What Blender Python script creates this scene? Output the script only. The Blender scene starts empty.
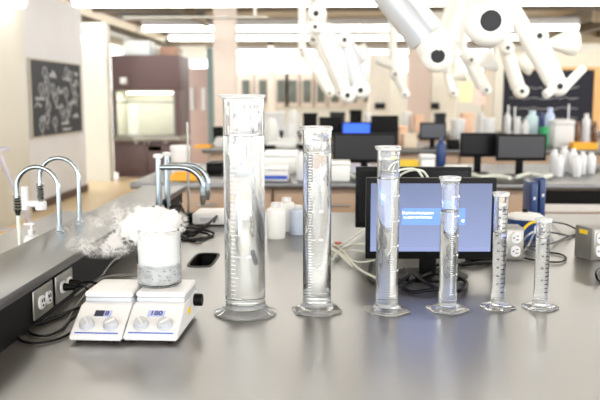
import bpy, bmesh, math, random
from mathutils import Vector, Matrix
random.seed(7)
S = bpy.context.scene
COL = S.collection
PI = math.pi

# ------------------------------------------------------------------ camera
CAMZ, FPX, YAW, HOR = 1.367, 780.0, math.radians(2.2), 97.0
PITCH = math.atan((200 - HOR) / FPX)
cd = bpy.data.cameras.new('camera'); cam = bpy.data.objects.new('camera', cd); COL.objects.link(cam)
cd.sensor_width = 36; cd.lens = 36 * FPX / 600
cam.location = (0, 0, CAMZ); cam.rotation_euler = (PI / 2 - PITCH, 0, YAW)
cd.dof.use_dof = True; cd.dof.focus_distance = 1.74; cd.dof.aperture_fstop = 4.6
cd.clip_start = 0.05; cd.clip_end = 200
S.camera = cam
RM = cam.rotation_euler.to_matrix()

# ------------------------------------------------------------------ world, light, exposure
w = bpy.data.worlds.new('sky'); S.world = w; w.use_nodes = True
bgn = w.node_tree.nodes['Background']
bgn.inputs[0].default_value = (0.97, 0.985, 1.0, 1); bgn.inputs[1].default_value = 1.9
LAMP = 4.5
S.view_settings.view_transform = 'Standard'; S.view_settings.look = 'None'
S.view_settings.exposure = 1.48; S.view_settings.gamma = 1
S.view_settings.use_curve_mapping = False
S.cycles.max_bounces = 20; S.cycles.transmission_bounces = 16; S.cycles.transparent_max_bounces = 16
S.cycles.diffuse_bounces = 4; S.cycles.glossy_bounces = 6; S.cycles.volume_bounces = 12
S.cycles.sample_clamp_indirect = 8
S.cycles.volume_step_rate = 0.25; S.cycles.volume_max_steps = 256
S.cycles.use_denoising = True


def at(px, py, Y=None, Z=None):
    """point seen at (px, py) on the plane y = Y or z = Z (metres)"""
    d = RM @ Vector(((px - 300) / FPX, (200 - py) / FPX, -1))
    k = Y / d.y if Y is not None else (Z - CAMZ) / d.z
    return Vector((0, 0, CAMZ)) + d * k


# ------------------------------------------------------------------ materials
def srgb(c):
    return tuple(((v / 255) / 12.92 if v <= 10 else (((v / 255) + 0.055) / 1.055) ** 2.4) for v in c)


MATS = {}


def mat(name, col, rough=0.5, metal=0.0, var=0.06, vs=8.0, bump=0.0, spec=0.5, coat=0.0, emit=None, es=0, trans=0, ior=1.5, alpha=1):
    if name in MATS: return MATS[name]
    m = bpy.data.materials.new(name); m.use_nodes = True
    nt = m.node_tree; b = nt.nodes['Principled BSDF']
    c = srgb(col)
    tc = nt.nodes.new('ShaderNodeTexCoord'); nz = nt.nodes.new('ShaderNodeTexNoise')
    nz.inputs['Scale'].default_value = vs; nz.inputs['Detail'].default_value = 4
    nt.links.new(tc.outputs['Object'], nz.inputs['Vector'])
    rp = nt.nodes.new('ShaderNodeMix'); rp.data_type = 'RGBA'
    rp.inputs[6].default_value = tuple(max(0, v * (1 - var)) for v in c) + (1,)
    rp.inputs[7].default_value = tuple(min(1, v * (1 + var)) for v in c) + (1,)
    nt.links.new(nz.outputs['Fac'], rp.inputs[0]); nt.links.new(rp.outputs[2], b.inputs['Base Color'])
    b.inputs['Roughness'].default_value = rough; b.inputs['Metallic'].default_value = metal
    b.inputs['Specular IOR Level'].default_value = spec; b.inputs['Coat Weight'].default_value = coat
    b.inputs['Transmission Weight'].default_value = trans; b.inputs['IOR'].default_value = ior
    if emit:
        b.inputs['Emission Color'].default_value = srgb(emit) + (1,); b.inputs['Emission Strength'].default_value = es
    if bump:
        bp = nt.nodes.new('ShaderNodeBump'); bp.inputs['Strength'].default_value = bump; bp.inputs['Distance'].default_value = 0.002
        nt.links.new(nz.outputs['Fac'], bp.inputs['Height']); nt.links.new(bp.outputs[0], b.inputs['Normal'])
    MATS[name] = m
    return m


def glassmat(name, ior, tint=(1, 1, 1), rough=0.0):
    m = bpy.data.materials.new(name); m.use_nodes = True; nt = m.node_tree
    nt.nodes.remove(nt.nodes['Principled BSDF'])
    g = nt.nodes.new('ShaderNodeBsdfGlass'); g.inputs['IOR'].default_value = ior
    g.inputs['Color'].default_value = tint + (1,); g.inputs['Roughness'].default_value = rough
    nt.links.new(g.outputs[0], nt.nodes['Material Output'].inputs['Surface'])
    MATS[name] = m
    return m


GLASS = glassmat('clear_glass', 1.47, (0.985, 0.992, 0.99))
WATER = glassmat('water', 1.33, (0.995, 1.0, 1.0))
CYLM = bpy.data.materials.new('clear_plastic'); CYLM.use_nodes = True
_n = CYLM.node_tree; _n.nodes.remove(_n.nodes['Principled BSDF'])
_g = _n.nodes.new('ShaderNodeBsdfGlass'); _g.inputs['IOR'].default_value = 1.46; _g.inputs['Color'].default_value = (.995, 1, 1, 1); _g.inputs['Roughness'].default_value = 0
_t = _n.nodes.new('ShaderNodeBsdfTranslucent'); _t.inputs[0].default_value = (.95, .97, 1, 1)
_d = _n.nodes.new('ShaderNodeBsdfDiffuse'); _d.inputs[0].default_value = (.95, .96, .97, 1)
_m = _n.nodes.new('ShaderNodeMixShader'); _m.inputs[0].default_value = .5; _m2 = _n.nodes.new('ShaderNodeMixShader')
_nz = _n.nodes.new('ShaderNodeTexNoise'); _nz.inputs['Scale'].default_value = 40; _mr = _n.nodes.new('ShaderNodeMapRange')
_mr.inputs[3].default_value = .01; _mr.inputs[4].default_value = .03
_n.links.new(_nz.outputs['Fac'], _mr.inputs[0])
_tc = _n.nodes.new('ShaderNodeTexCoord'); _sx = _n.nodes.new('ShaderNodeSeparateXYZ'); _lt = _n.nodes.new('ShaderNodeMapRange'); _ad = _n.nodes.new('ShaderNodeMath')
_lt.inputs[1].default_value = .012; _lt.inputs[2].default_value = .006; _lt.inputs[3].default_value = 0; _lt.inputs[4].default_value = .06
_n.links.new(_tc.outputs['Object'], _sx.inputs[0]); _n.links.new(_sx.outputs[2], _lt.inputs[0])
_n.links.new(_mr.outputs[0], _ad.inputs[0]); _n.links.new(_lt.outputs[0], _ad.inputs[1]); _n.links.new(_ad.outputs[0], _m2.inputs[0])
_n.links.new(_t.outputs[0], _m.inputs[1]); _n.links.new(_d.outputs[0], _m.inputs[2])
_n.links.new(_g.outputs[0], _m2.inputs[1]); _n.links.new(_m.outputs[0], _m2.inputs[2])
_n.links.new(_m2.outputs[0], _n.nodes['Material Output'].inputs['Surface'])
def frost(name, k):
    m = CYLM.copy(); m.name = name
    for n_ in m.node_tree.nodes:
        if n_.type == 'MAP_RANGE' and n_.inputs[1].default_value == 0: n_.inputs[3].default_value = k; n_.inputs[4].default_value = k + .1
    return m
FROST = frost('frosted_plastic', .55)
WHITE = mat('white_plastic', (220, 221, 223), 0.35)
ARMW = mat('arm_white', (236, 236, 230), 0.4)
ARMG = mat('arm_aluminium', (206, 212, 220), 0.35, 0.3)
WALL = mat('wall_cream', (202, 200, 190), 0.7, vs=2)
WALLG = mat('wall_pale_grey', (196, 198, 202), 0.7, vs=2)
PINK = mat('pale_pink_beige', (206, 196, 188), 0.6)
MAUVE = mat('mauve_brown', (92, 72, 74), 0.5)
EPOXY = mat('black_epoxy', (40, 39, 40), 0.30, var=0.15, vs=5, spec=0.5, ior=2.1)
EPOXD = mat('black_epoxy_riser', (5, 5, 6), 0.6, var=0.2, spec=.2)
EPOXL = mat('black_epoxy_bench', (76, 73, 69), 0.28, var=0.12, vs=5, spec=0.5, ior=3.8)
WOOD = mat('beige_laminate', (180, 156, 134), 0.5)
TAN = mat('tan_ceiling', (150, 138, 116), 0.7, vs=3)
BEAM = mat('beam_brown', (92, 82, 68), 0.7)
BROWN = mat('duct_brown', (76, 54, 40), 0.6)
STEEL = mat('brushed_steel', (150, 148, 142), 0.38, 0.85)
CHROME = mat('chrome', (158, 170, 176), 0.18, 1.0, var=0.02)
BLACK = mat('black_plastic', (7, 7, 8), 0.45, spec=.15)
DGREY = mat('dark_grey_plastic', (38, 40, 44), 0.5, spec=.25)
RUB = mat('rubber_black', (7, 7, 8), 0.5, spec=.2)
GREYC = mat('grey_cable', (120, 120, 120), 0.5)
MINT = mat('pale_green_cable', (214, 219, 208), 0.45)
BLUE = mat('royal_blue_plastic', (8, 48, 104), 0.35)
BLUE2 = mat('blue_print', (40, 84, 190), 0.5)
YEL = mat('yellow_plastic', (238, 204, 40), 0.45)
ORG = mat('orange_plastic', (246, 178, 30), 0.45)
GRN = mat('green_plastic', (24, 160, 90), 0.45)
HDPE = mat('milky_plastic', (236, 238, 236), 0.4)
LENS = mat('lamp_lens', (250, 250, 245), 0.4, emit=(255, 252, 244), es=LAMP)
PEACH = mat('peach_card', (240, 200, 170), 0.6)
LENSW = mat('wall_lamp_lens', (250, 250, 245), 0.4, emit=(255, 252, 244), es=2.5)
KNOB = mat('pale_grey_knob', (184, 188, 195), 0.4)
NAVY = mat('navy_board', (24, 25, 38), 0.5, spec=.25)


def board_mat():
    m = mat('slate_board', (48, 52, 58), 0.6, var=0.2, vs=3, spec=.25)
    return m


BOARD = board_mat()
CHALK = mat("chalk_white", (200, 202, 206), 0.9)
FLOOR = mat('tan_vinyl', (212, 188, 148), 0.32, var=0.05, vs=3)


# ------------------------------------------------------------------ mesh building
class MB:
    def __init__(s): s.b = bmesh.new()

    def box(s, a, c, bev=0, M=None, seg=2):
        a, c = Vector(a), Vector(c)
        r = bmesh.ops.create_cube(s.b, size=1)
        vs = r['verts']; ce = (a + c) / 2; d = c - a
        for v in vs:
            v.co = Vector((v.co.x * d.x, v.co.y * d.y, v.co.z * d.z)) + ce
        if bev:
            es = list({e for v in vs for e in v.link_edges})
            r2 = bmesh.ops.bevel(s.b, geom=es, offset=bev, segments=seg, profile=0.5, affect='EDGES')
            vs = list({v for f in r2['faces'] for v in f.verts} | {v for v in vs if v.is_valid})
        if M is not None:
            for v in vs: v.co = M @ v.co
        return s

    def lathe(s, prof, n=32, M=None, rf=None, close=True):
        """prof list of (r, z); rf(i, a, r, z) -> (r, z)"""
        rings = []
        for i, (r, z) in enumerate(prof):
            if r < 1e-6:
                v = Vector((0, 0, z)); v = M @ v if M is not None else v
                rings.append([s.b.verts.new(v)])
            else:
                ring = []
                for k in range(n):
                    a = 2 * PI * k / n; rr, zz = (r, z) if rf is None else rf(i, a, r, z)
                    v = Vector((rr * math.cos(a), rr * math.sin(a), zz)); v = M @ v if M is not None else v
                    ring.append(s.b.verts.new(v))
                rings.append(ring)
        for A, B in zip(rings, rings[1:]):
            for k in range(n):
                k2 = (k + 1) % n
                if len(A) == 1 and len(B) == 1: continue
                if len(A) == 1: s.b.faces.new((A[0], B[k], B[k2]))
                elif len(B) == 1: s.b.faces.new((A[k], A[k2], B[0]))
                else: s.b.faces.new((A[k], A[k2], B[k2], B[k]))
        return s

    def cyl(s, p0, p1, r, r1=None, n=20):
        p0, p1 = Vector(p0), Vector(p1); d = p1 - p0; L = d.length
        M = Matrix.Translation(p0) @ d.to_track_quat('Z', 'Y').to_matrix().to_4x4()
        r1 = r if r1 is None else r1
        e = min(r, r1, L) * 0.12
        return s.lathe([(0, 0), (r - e, 0), (r, e), (r1, L - e), (r1 - e, L), (0, L)], n, M)

    def tube(s, pts, r, n=8, smooth=3):
        P = [Vector(p) for p in pts]
        if smooth and len(P) > 2:
            Q = []
            for i in range(len(P) - 1):
                a = P[max(i - 1, 0)]; b = P[i]; c = P[i + 1]; d = P[min(i + 2, len(P) - 1)]
                for t in range(smooth):
                    u = t / smooth
                    Q.append(0.5 * ((2 * b) + (c - a) * u + (2 * a - 5 * b + 4 * c - d) * u * u + (3 * b - a - 3 * c + d) * u ** 3))
            Q.append(P[-1]); P = Q
        prev = None; up = Vector((0.13, 0.31, 0.94)); rings = []
        for i, p in enumerate(P):
            t = (P[min(i + 1, len(P) - 1)] - P[max(i - 1, 0)])
            if t.length < 1e-9: t = Vector((0, 0, 1))
            t.normalize()
            u = up - t * up.dot(t)
            if u.length < 0.05: u = Vector((1, 0, 0)) - t * t.x
            u.normalize(); up = u; v = t.cross(u)
            rings.append([s.b.verts.new(p + (u * math.cos(2 * PI * k / n) + v * math.sin(2 * PI * k / n)) * r) for k in range(n)])
        for A, B in zip(rings, rings[1:]):
            for k in range(n): s.b.faces.new((A[k], A[(k + 1) % n], B[(k + 1) % n], B[k]))
        s.b.faces.new(rings[0][::-1]); s.b.faces.new(rings[-1])
        return s

    def sphere(s, c, r, sc=(1, 1, 1), n=16):
        M = Matrix.Translation(Vector(c)) @ Matrix.Diagonal((r * sc[0], r * sc[1], r * sc[2], 1))
        return s.lathe([(math.sin(PI * i / 10), -math.cos(PI * i / 10)) for i in range(11)], n, M)

    def quad(s, *p):
        s.b.faces.new([s.b.verts.new(Vector(q)) for q in p]); return s

    def prism(s, poly, axis, a, b):
        """poly of 2-D points extruded along axis ('x','y','z') from a to b"""
        def mk(u, v, w_): return {'x': (w_, u, v), 'y': (u, w_, v), 'z': (u, v, w_)}[axis]
        A = [s.b.verts.new(mk(u, v, a)) for u, v in poly]; B = [s.b.verts.new(mk(u, v, b)) for u, v in poly]
        s.b.faces.new(A); s.b.faces.new(B[::-1])
        for k in range(len(poly)):
            j = (k + 1) % len(poly); s.b.faces.new((A[k], B[k], B[j], A[j]))
        return s

    def build(s, name, m, parent=None, sm=True, loc=None, rz=0):
        bmesh.ops.recalc_face_normals(s.b, faces=s.b.faces)
        me = bpy.data.meshes.new(name); s.b.to_mesh(me); s.b.free()
        me.materials.append(m)
        if sm:
            for p in me.polygons: p.use_smooth = True
            try: me.set_sharp_from_angle(angle=math.radians(38))
            except Exception: pass
        o = bpy.data.objects.new(name, me); COL.objects.link(o)
        if loc is not None: o.location = loc
        o.rotation_euler.z = rz
        if parent: o.parent = parent
        return o


def tag(o, label=None, cat=None, group=None, kind=None):
    if label: o['label'] = label
    if cat: o['category'] = cat
    if group: o['group'] = group
    if kind: o['kind'] = kind
    return o


def thing(name, loc, label, cat, group=None, rz=0):
    o = bpy.data.objects.new(name, None); COL.objects.link(o); o.location = loc; o.rotation_euler.z = rz
    o.empty_display_size = 0.05
    return tag(o, label, cat, group)


def struct(name, mb, m, label=None, parent=None, sm=False):
    o = mb.build(name, m, parent, sm)
    if not parent: tag(o, label or name.replace('_', ' '), None, None, 'structure')
    return o


def copy_tree(o, parent=None):
    c = o.copy(); COL.objects.link(c); c.parent = parent
    for ch in [k for k in bpy.data.objects if k.parent == o]: copy_tree(ch, c)
    return c


def cut(o, cutter):
    md = o.modifiers.new('b', 'BOOLEAN'); md.operation = 'DIFFERENCE'; md.object = cutter; md.solver = 'EXACT'
    dg = bpy.context.evaluated_depsgraph_get(); dg.update()
    me = bpy.data.meshes.new_from_object(o.evaluated_get(dg))
    o.modifiers.clear(); o.data = me
    bpy.data.objects.remove(cutter)


# ================================================================== ROOM
struct('floor', MB().box((-7, -4, -0.1), (11, 26.5, 0)), FLOOR, 'tan vinyl floor of the laboratory')
struct('ceiling', MB().box((-7, -4, 3.3), (11, 26.5, 3.4)), TAN, 'tan open ceiling high over the room')
struct('wall_left', MB().box((-3.76, 1.0, 0), (-3.56, 11.25, 2.62)), mat('wall_white', (210, 211, 214), 0.7, vs=2), 'pale grey wall carrying the chalkboard')
struct('trim_1', MB().box((-3.56, 5.6, 0), (-3.42, 8.75, 2.62)), WALL, 'cream wall pier left of the chalkboard')
struct('wall_return', MB().box((-4.8, 12.6, 0), (-3.6, 12.85, 2.55)), WALL, 'cream wall return beside the fume hood')
struct('baseboard_left', MB().box((-3.56, 8.75, 0), (-3.54, 11.25, 0.1)), BROWN)
fw = 26.0
struct('wall_back', MB().box((-7, fw, 0), (11, fw + 0.2, 2.15)).box((-7, fw, 2.62), (11, fw + 0.2, 3.3)), mat('wall_back_cream', (212, 211, 202), .7), 'cream back wall with glazed cabinets')
for i in range(9):
    x0 = -6.6 + i * 1.9
    wn = struct('window_%d' % (i + 1), MB().box((x0, fw - 0.02, 2.15), (x0 + 0.07, fw + 0.12, 2.62)).box((x0 + 0.07, fw - 0.02, 2.15), (x0 + 1.9, fw + 0.12, 2.18)).box((x0 + 0.07, fw - 0.02, 2.59), (x0 + 1.9, fw + 0.12, 2.62)), WHITE, 'high strip window in the back wall')
    MB().box((x0 + 0.07, fw + 0.04, 2.18), (x0 + 1.9, fw + 0.05, 2.59)).build('pane', GLASS, wn, False)
# partition on the right that carries the navy board
struct('wall_partition', MB().box((2.62, 13.5, 0), (8.5, 13.7, 2.12)), mat('partition_cream', (214, 204, 188), 0.7), 'cream partition wall on the right carrying the navy board')
# columns
def column(px0, px1, Y, m, lab, n, z1=3.3, d=0.4):
    a = at(px0, 97, Y=Y).x; b = at(px1, 97, Y=Y).x
    struct('trim_%d' % n, MB().box((a, Y, 0), (b, Y + d, z1), 0.01), m, lab)
column(214, 235, 13.4, mat('column_pink', (206, 194, 186), 0.6), 'pink beige column behind the tallest cylinder', 2)
column(268, 274, 20, PINK, 'slim far post right of the wide column', 3)
column(409, 431, 14.5, mat('column_rose', (206, 190, 182), 0.6), 'rose column in the middle of the room', 4)
column(431, 456, 14.6, mat('column_white', (240, 239, 232), .6), 'cream column beside the rose column', 5)
column(369, 391, 15.5, mat('column_white', (240, 239, 232), .6), 'cream pier left of the rose column', 6, 2.2)
column(494, 503, 13.0, WALL, 'cream post left of the navy board', 7, 2.2, 0.15)
# ceiling beams
struct('trim_8', MB().box((-4.2, 13.9, 2.86), (5.4, 14.1, 3.08)), BEAM, 'brown ceiling beam')
struct('trim_9', MB().box((-4.2, 20.0, 2.66), (5.4, 20.2, 2.82)), BEAM, 'far brown ceiling beam')
for k, x in enumerate((5.6, 6.6, 7.6)):
    struct('trim_%d' % (10 + k), MB().box((x, 6, 3.05), (x + 0.2, 26, 3.3)), BEAM, 'ceiling beam running away on the right')
for k, y in enumerate((10, 16.5, 23)):
    struct('trim_%d' % (14 + k), MB().box((5.4, y, 2.9), (11, y + 0.18, 3.3)), TAN, 'tan cross beam on the right')


# pendant light rows
def pendant(Y, x0, x1, label):
    t = thing('pendant_light', (0, Y, 2.75), label, 'ceiling light', 'rows of pendant lights')
    MB().prism([(-0.10, 0.02), (-0.07, 0), (0.07, 0), (0.10, 0.02), (0.12, 0.09), (-0.12, 0.09)], 'x', x0, x1).build('lens', LENS, t, False)
    MB().prism([(-0.13, 0.091), (0.13, 0.091), (0.13, 0.2), (0.09, 0.25), (-0.09, 0.25), (-0.13, 0.2)], 'x', x0 - .02, x1 + .02).build('housing', WALLG, t, False)
    for i in range(5):
        x = x0 + 0.4 + (x1 - x0 - 0.8) * i / 4
        MB().cyl((x, 0, 0.25), (x, 0, 0.55), 0.006, n=6).build('suspension_rod', STEEL, t)


ROW = lambda py: at(330, py, Z=2.76).y
for Y, lab in ((-1.0, 'unseen pendant light row added behind the viewpoint'), (4.3, 'unseen pendant light row added over the foreground bench'), (8.2, 'unseen pendant light row added just above the top of the view'),  # these unseen rows are added to light the foreground from above
               (ROW(5), 'nearest visible row of pendant lights, cut by the top of the picture'), (ROW(30), 'second row of pendant lights from the front, under the brown beam'),
               (ROW(39.5), 'third row of pendant lights from the front'), (ROW(53), 'farthest row of pendant lights, above the high windows')):
    pendant(Y, -3.4 if Y < 12 else -3.95, 5.1, lab)

# ducts, pipes at upper left
p0 = at(112, 30, Y=15)
tag(MB().cyl((-4.9, 13.2, 2.75), (-4.9, 25, 2.75), 0.22).cyl((-4.9, 14, 2.9), (-4.9, 14, 3.3), .02).cyl((-4.9, 20, 2.9), (-4.9, 20, 3.3), .02).build('air_duct', STEEL), 'round silver air duct running away above the fume hood', 'duct')
tag(MB().box((-4.3, 8.4, 2.78), (-3.45, 11.2, 3.0), 0.02).box((-4.2, 9.2, 2.98), (-3.9, 9.5, 3.3)).build('air_duct', BROWN), 'brown rectangular duct over the chalkboard wall', 'duct')
tag(MB().cyl((-3.3, 12.6, 2.62), (-1.0, 12.6, 2.62), 0.025).cyl((-1.2, 12.6, 2.6), (-1.2, 12.6, 3.3), 0.02).build('ceiling_pipe', STEEL), 'thin silver pipe running left to right above the hood', 'pipe')
tag(MB().tube([(-3.2, 10.5, 2.95), (-2.7, 12, 2.95), (-2.6, 15, 2.9), (-2.6, 18, 2.9)], 0.09, 12).build('ceiling_pipe', BEAM), 'thick pipe running away near the ceiling on the left', 'pipe')
tag(MB().box((-3.5, 13.3, at(150, 55, Y=13.2).z + .002), (-3.05, 13.7, at(150, 55, Y=13.2).z + .25), 0.02).build('vent_box', mat('vent_white', (225, 232, 235), 0.5)), 'white vent box above the fume hood', 'vent')
tag(MB().box((-2.95, 13.6, at(150, 55, Y=13.2).z + .002), (-2.65, 13.9, at(150, 55, Y=13.2).z + .16), 0.02).build('hood_motor', mat('motor_brown', (190, 150, 130), 0.6)), 'tan motor box on top right of the fume hood', 'motor')


# wall washers
def washer(x, y, z, lab):
    t = thing('wall_light', (x, y, z), lab, 'wall light', 'small wall lights on the left wall')
    MB().box((-0.02, -0.3, 0), (0.16, 0.3, 0.06), 0.01).build('housing', WHITE, t)
    MB().box((0.0, -0.28, -0.03), (0.14, 0.28, -0.001), 0.008).build('lens', LENSW, t)


washer(-3.42, 8.2, 2.35, 'small wall light at the far left on the pier')
t = thing('wall_light', (-4.02, 12.45, 2.32), 'small wall light above the cream wall return', 'wall light', 'small wall lights on the left wall')
MB().box((0.03, -0.05, 0), (0.31, 0.15, 0.06), 0.01).build('housing', WHITE, t)
MB().box((0.05, -0.04, -0.05), (0.29, 0.14, -0.001), 0.008).build('lens', LENSW, t)

# chalkboard on left wall
a = at(33, 58, Y=9.25); YA, YB = 9.2, 11.0
cb = thing('chalkboard', (-3.555, 10.1, 1.35), 'slate chalkboard covered with chalk drawings on the left wall', 'chalkboard')
MB().box((0, -0.93, -0.46), (0.02, 0.93, 0.46)).build('writing_surface', BOARD, cb, False)
fr = MB()
for q in (((0, -0.95, 0.46), (0.03, 0.95, 0.48)), ((0, -0.95, -0.48), (0.03, 0.95, -0.46)), ((0, -0.95, -0.46), (0.03, -0.93, 0.46)), ((0, 0.93, -0.46), (0.03, 0.95, 0.46))):
    fr.box(*q)
fr.build('frame', mat('pale_wood', (186, 180, 168), 0.6), cb, False)
ck = MB(); rr = random.Random(3)
def scrib(y, z, wd, ht, n):
    pts = []
    for i in range(n):
        pts.append((0.023, y + wd * i / n + rr.uniform(-.01, .01), z + rr.uniform(-ht, ht)))
    ck.tube(pts, 0.0075, 5, 2)
for (y, z, wd, ht, n) in ((-.8, .0, .3, .03, 12), (-.82, -.08, .22, .025, 9), (-.7, -.25, .2, .03, 8), (-.3, .3, .25, .05, 9), (-.05, .1, .25, .04, 9), (.2, .25, .3, .04, 9), (.1, -.32, .32, .03, 12), (.12, -.4, .36, .03, 12),
                          (.45, -.05, .25, .05, 8), (.6, .2, .22, .05, 8), (-.1, -.1, .22, .03, 8), (.55, -.25, .25, .04, 9), (.65, .33, .2, .03, 8)):
    scrib(y, z, wd, ht, n)
for (y, z) in ((.35, .35), (.5, .3), (.12, -.15), (.4, -.12), (.3, -.22), (-.6, .12), (-.62, -.33), (.62, .12), (-.2, .12), (-.16, -.3), (-.45, .32), (-.4, .2), (-.42, .05), (-.38, -.1), (-.44, -.25), (-.1, .0), (.3, .08), (.7, .02)):
    ck.tube([(0.023, y + .07 * math.cos(k * PI / 3), z + .07 * math.sin(k * PI / 3)) for k in range(7)], 0.0055, 5, 0)
    ck.tube([(0.023, y, z - .07), (0.023, y + .02, z - .13)], 0.005, 5, 0)
ck.build('chalk_drawing', CHALK, cb)
tag(MB().box((0, 0, 0), (0.09, 0.16, 0.11), 0.01).build('wall_box', WHITE, loc=(at(119, 80, Y=12.9).x, 12.95, at(119, 84, Y=12.9).z)), 'small white wall box at the edge of the fume hood', 'box')

# fume hood
HY = 13.2
x0 = at(112, 97, Y=HY).x; x1 = at(180, 97, Y=HY).x
hz = lambda py: at(150, py, Y=HY).z
fh = thing('fume_hood', (0, HY, 0), 'large mauve fume hood with lit glass sash at left', 'fume hood')
MB().box((x0, 0, hz(90)), (x1, 0.9, hz(55)), 0.01).build('upper_panel', MAUVE, fh)
MB().box((x0, 0, 0.08), (x1, 0.9, hz(141)), 0.01).box((x0 + .05, .05, 0), (x1 - .05, .85, .08)).build('base_cabinet', MAUVE, fh)
MB().box((x0, 0.0, hz(141)), (x0 + 0.04, 0.9, hz(90))).build('side_post', MAUVE, fh)
MB().box((x1 - 0.09, 0.0, hz(141)), (x1, 0.9, hz(90))).build('side_post', MAUVE, fh)
MB().box((x0 - .01, -0.06, hz(141)), (x1 + .01, 0.88, hz(136)), 0.01).build('sill', STEEL, fh)
MB().box((x0 + .04, 0.8, hz(136)), (x1 - .09, 0.88, hz(90))).box((x0 + .04, 0.1, hz(92)), (x1 - .09, 0.8, hz(90.2))).box((x0 + .0405, 0.06, hz(136)), (x0 + .046, 0.8, hz(92.1))).build('liner', mat('hood_liner', (236, 236, 220), 0.5), fh, False)
MB().box((x0 + .2, 0.2, hz(93.5)), (x1 - .2, 0.4, hz(92.2))).build('hood_lamp', LENS, fh, False)
MB().box((x0 + .04, 0.02, hz(103)), (x1 - .09, 0.05, hz(101.5))).box((x0 + .04, .02, hz(136)), (x0 + .07, .05, hz(90))).box((x1 - .12, .02, hz(136)), (x1 - .09, .05, hz(90))).build('sash_frame', STEEL, fh, False)
MB().box((x0 + .07, 0.03, hz(136)), (x1 - .12, 0.035, hz(103))).build('sash_glass', GLASS, fh, False)
MB().box((at(144, 0, Y=HY).x, -0.02, hz(151)), (at(158, 0, Y=HY).x, 0, hz(146))).build('notice', PEACH, fh, False)
for px in (133, 163):
    MB().cyl((at(px, 0, Y=HY).x, -0.05, hz(142)), (at(px, 0, Y=HY).x, 0.0, hz(142)), 0.03).build('valve_knob', STEEL, fh)
for s in (0, 1):
    xm = (x0 + x1) / 2
    dd = MB().box((x0 + .04 if s == 0 else xm + .01, -0.02, 0.12), (xm - .01 if s == 0 else x1 - .04, 0, hz(145)), 0.004).build('door', MAUVE, fh)
    MB().box((xm + (-.05 if s == 0 else .03), -0.045, 0.55), (xm + (-.03 if s == 0 else .05), -0.02, 0.68), 0.004).build('handle', STEEL, dd)
# tall panel cabinet right of hood
Yt = 16
xa = at(188, 97, Y=Yt).x; xb = at(208, 97, Y=Yt).x
tc_ = thing('tall_cabinet', (0, Yt, 0), 'tall rose cabinet between the fume hood and the column', 'cabinet')
MB().box((xa, 0, 0), (xb, 0.6, 1.95), 0.01).build('body', mat('rose_panel', (196, 172, 166), 0.5), tc_)
for s, xx in ((0, xa + .05), (1, xb - .13)):
    MB().box((xx, -0.03, 1.1), (xx + .08, 0, 1.55), 0.008).build('handle', WHITE, tc_)
tag(MB().box((at(207.5, 97, Y=15.2).x, 15.2, 0), (at(213, 97, Y=15.2).x, 15.5, 2.3), .01).build('door_panel', mat('teal_grey', (120, 140, 142), 0.4)), 'narrow teal grey door panel beside the wide column', 'panel')

# glazed wall cabinets on back wall
PANE = mat('cabinet_pane', (96, 104, 100), 0.25)
ix = 0
for px in (238, 255, 273, 285, 299, 313, 327, 345, 360):
    a_ = at(px, 97, Y=25.6).x
    lab = 'glazed wall cabinet on the back wall, ' + ['leftmost of the row', 'second from the left', 'third from the left, right of the slim post', 'fourth from the left', 'fifth from the left', 'sixth from the left', 'seventh from the left', 'second from the right end', 'rightmost of the row'][ix]
    c = thing('wall_cabinet', (a_, 25.6, 1.05), lab, 'cabinet', 'glazed cabinets on the back wall')
    MB().box((0, 0, 0), (0.52, 0.4, 1.05), 0.008).build('body', PINK, c)
    MB().box((0.13, -0.025, 0.14), (0.38, -0.001, 0.86), 0.004).build('door', PANE, c)
    ix += 1

# navy board on partition
nb = thing('notice_board', (0, 13.5, 0), 'large navy board with wooden frame on the right partition', 'board')
g = lambda px, py: at(px, py, Y=13.48)
A, B = g(501.5, 70), g(591, 140)
MB().box((A.x, -0.03, B.z), (B.x, -0.001, A.z)).build('panel', NAVY, nb, False)
MB().box((B.x, -0.05, B.z), (g(601, 97).x, -0.001, A.z + .05)).box((A.x - .03, -0.05, A.z), (B.x, -0.001, A.z + .05)).box((A.x - .03, -.05, B.z), (A.x, -.001, A.z)).build('frame', mat('oak_frame', (214, 170, 110), 0.5), nb, False)
ck = MB(); rr = random.Random(9)
for j in range(4):
    z = A.z - 0.3 - j * 0.17
    ck.tube([(A.x + .15 + k * .06, -0.032, z + rr.uniform(-.02, .02)) for k in range(20)], 0.004, 5, 1)
ck.build('chalk_writing', CHALK, nb)
# wall phones on the columns
for px, Y, lab in ((434, 14.55, 'dark wall phone on the cream column'), (380, 15.45, 'dark wall phone on the cream pier')):
    p = at(px, 106, Y=Y)
    tag(MB().box((p.x - .1, Y - .02, p.z - .06), (p.x + .1, Y + .045, p.z + .06), .01).box((p.x - .06, Y - .04, p.z - .03), (p.x + .06, Y - .02, p.z + .03), .005).build('wall_phone', DGREY), lab, 'phone')

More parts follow.
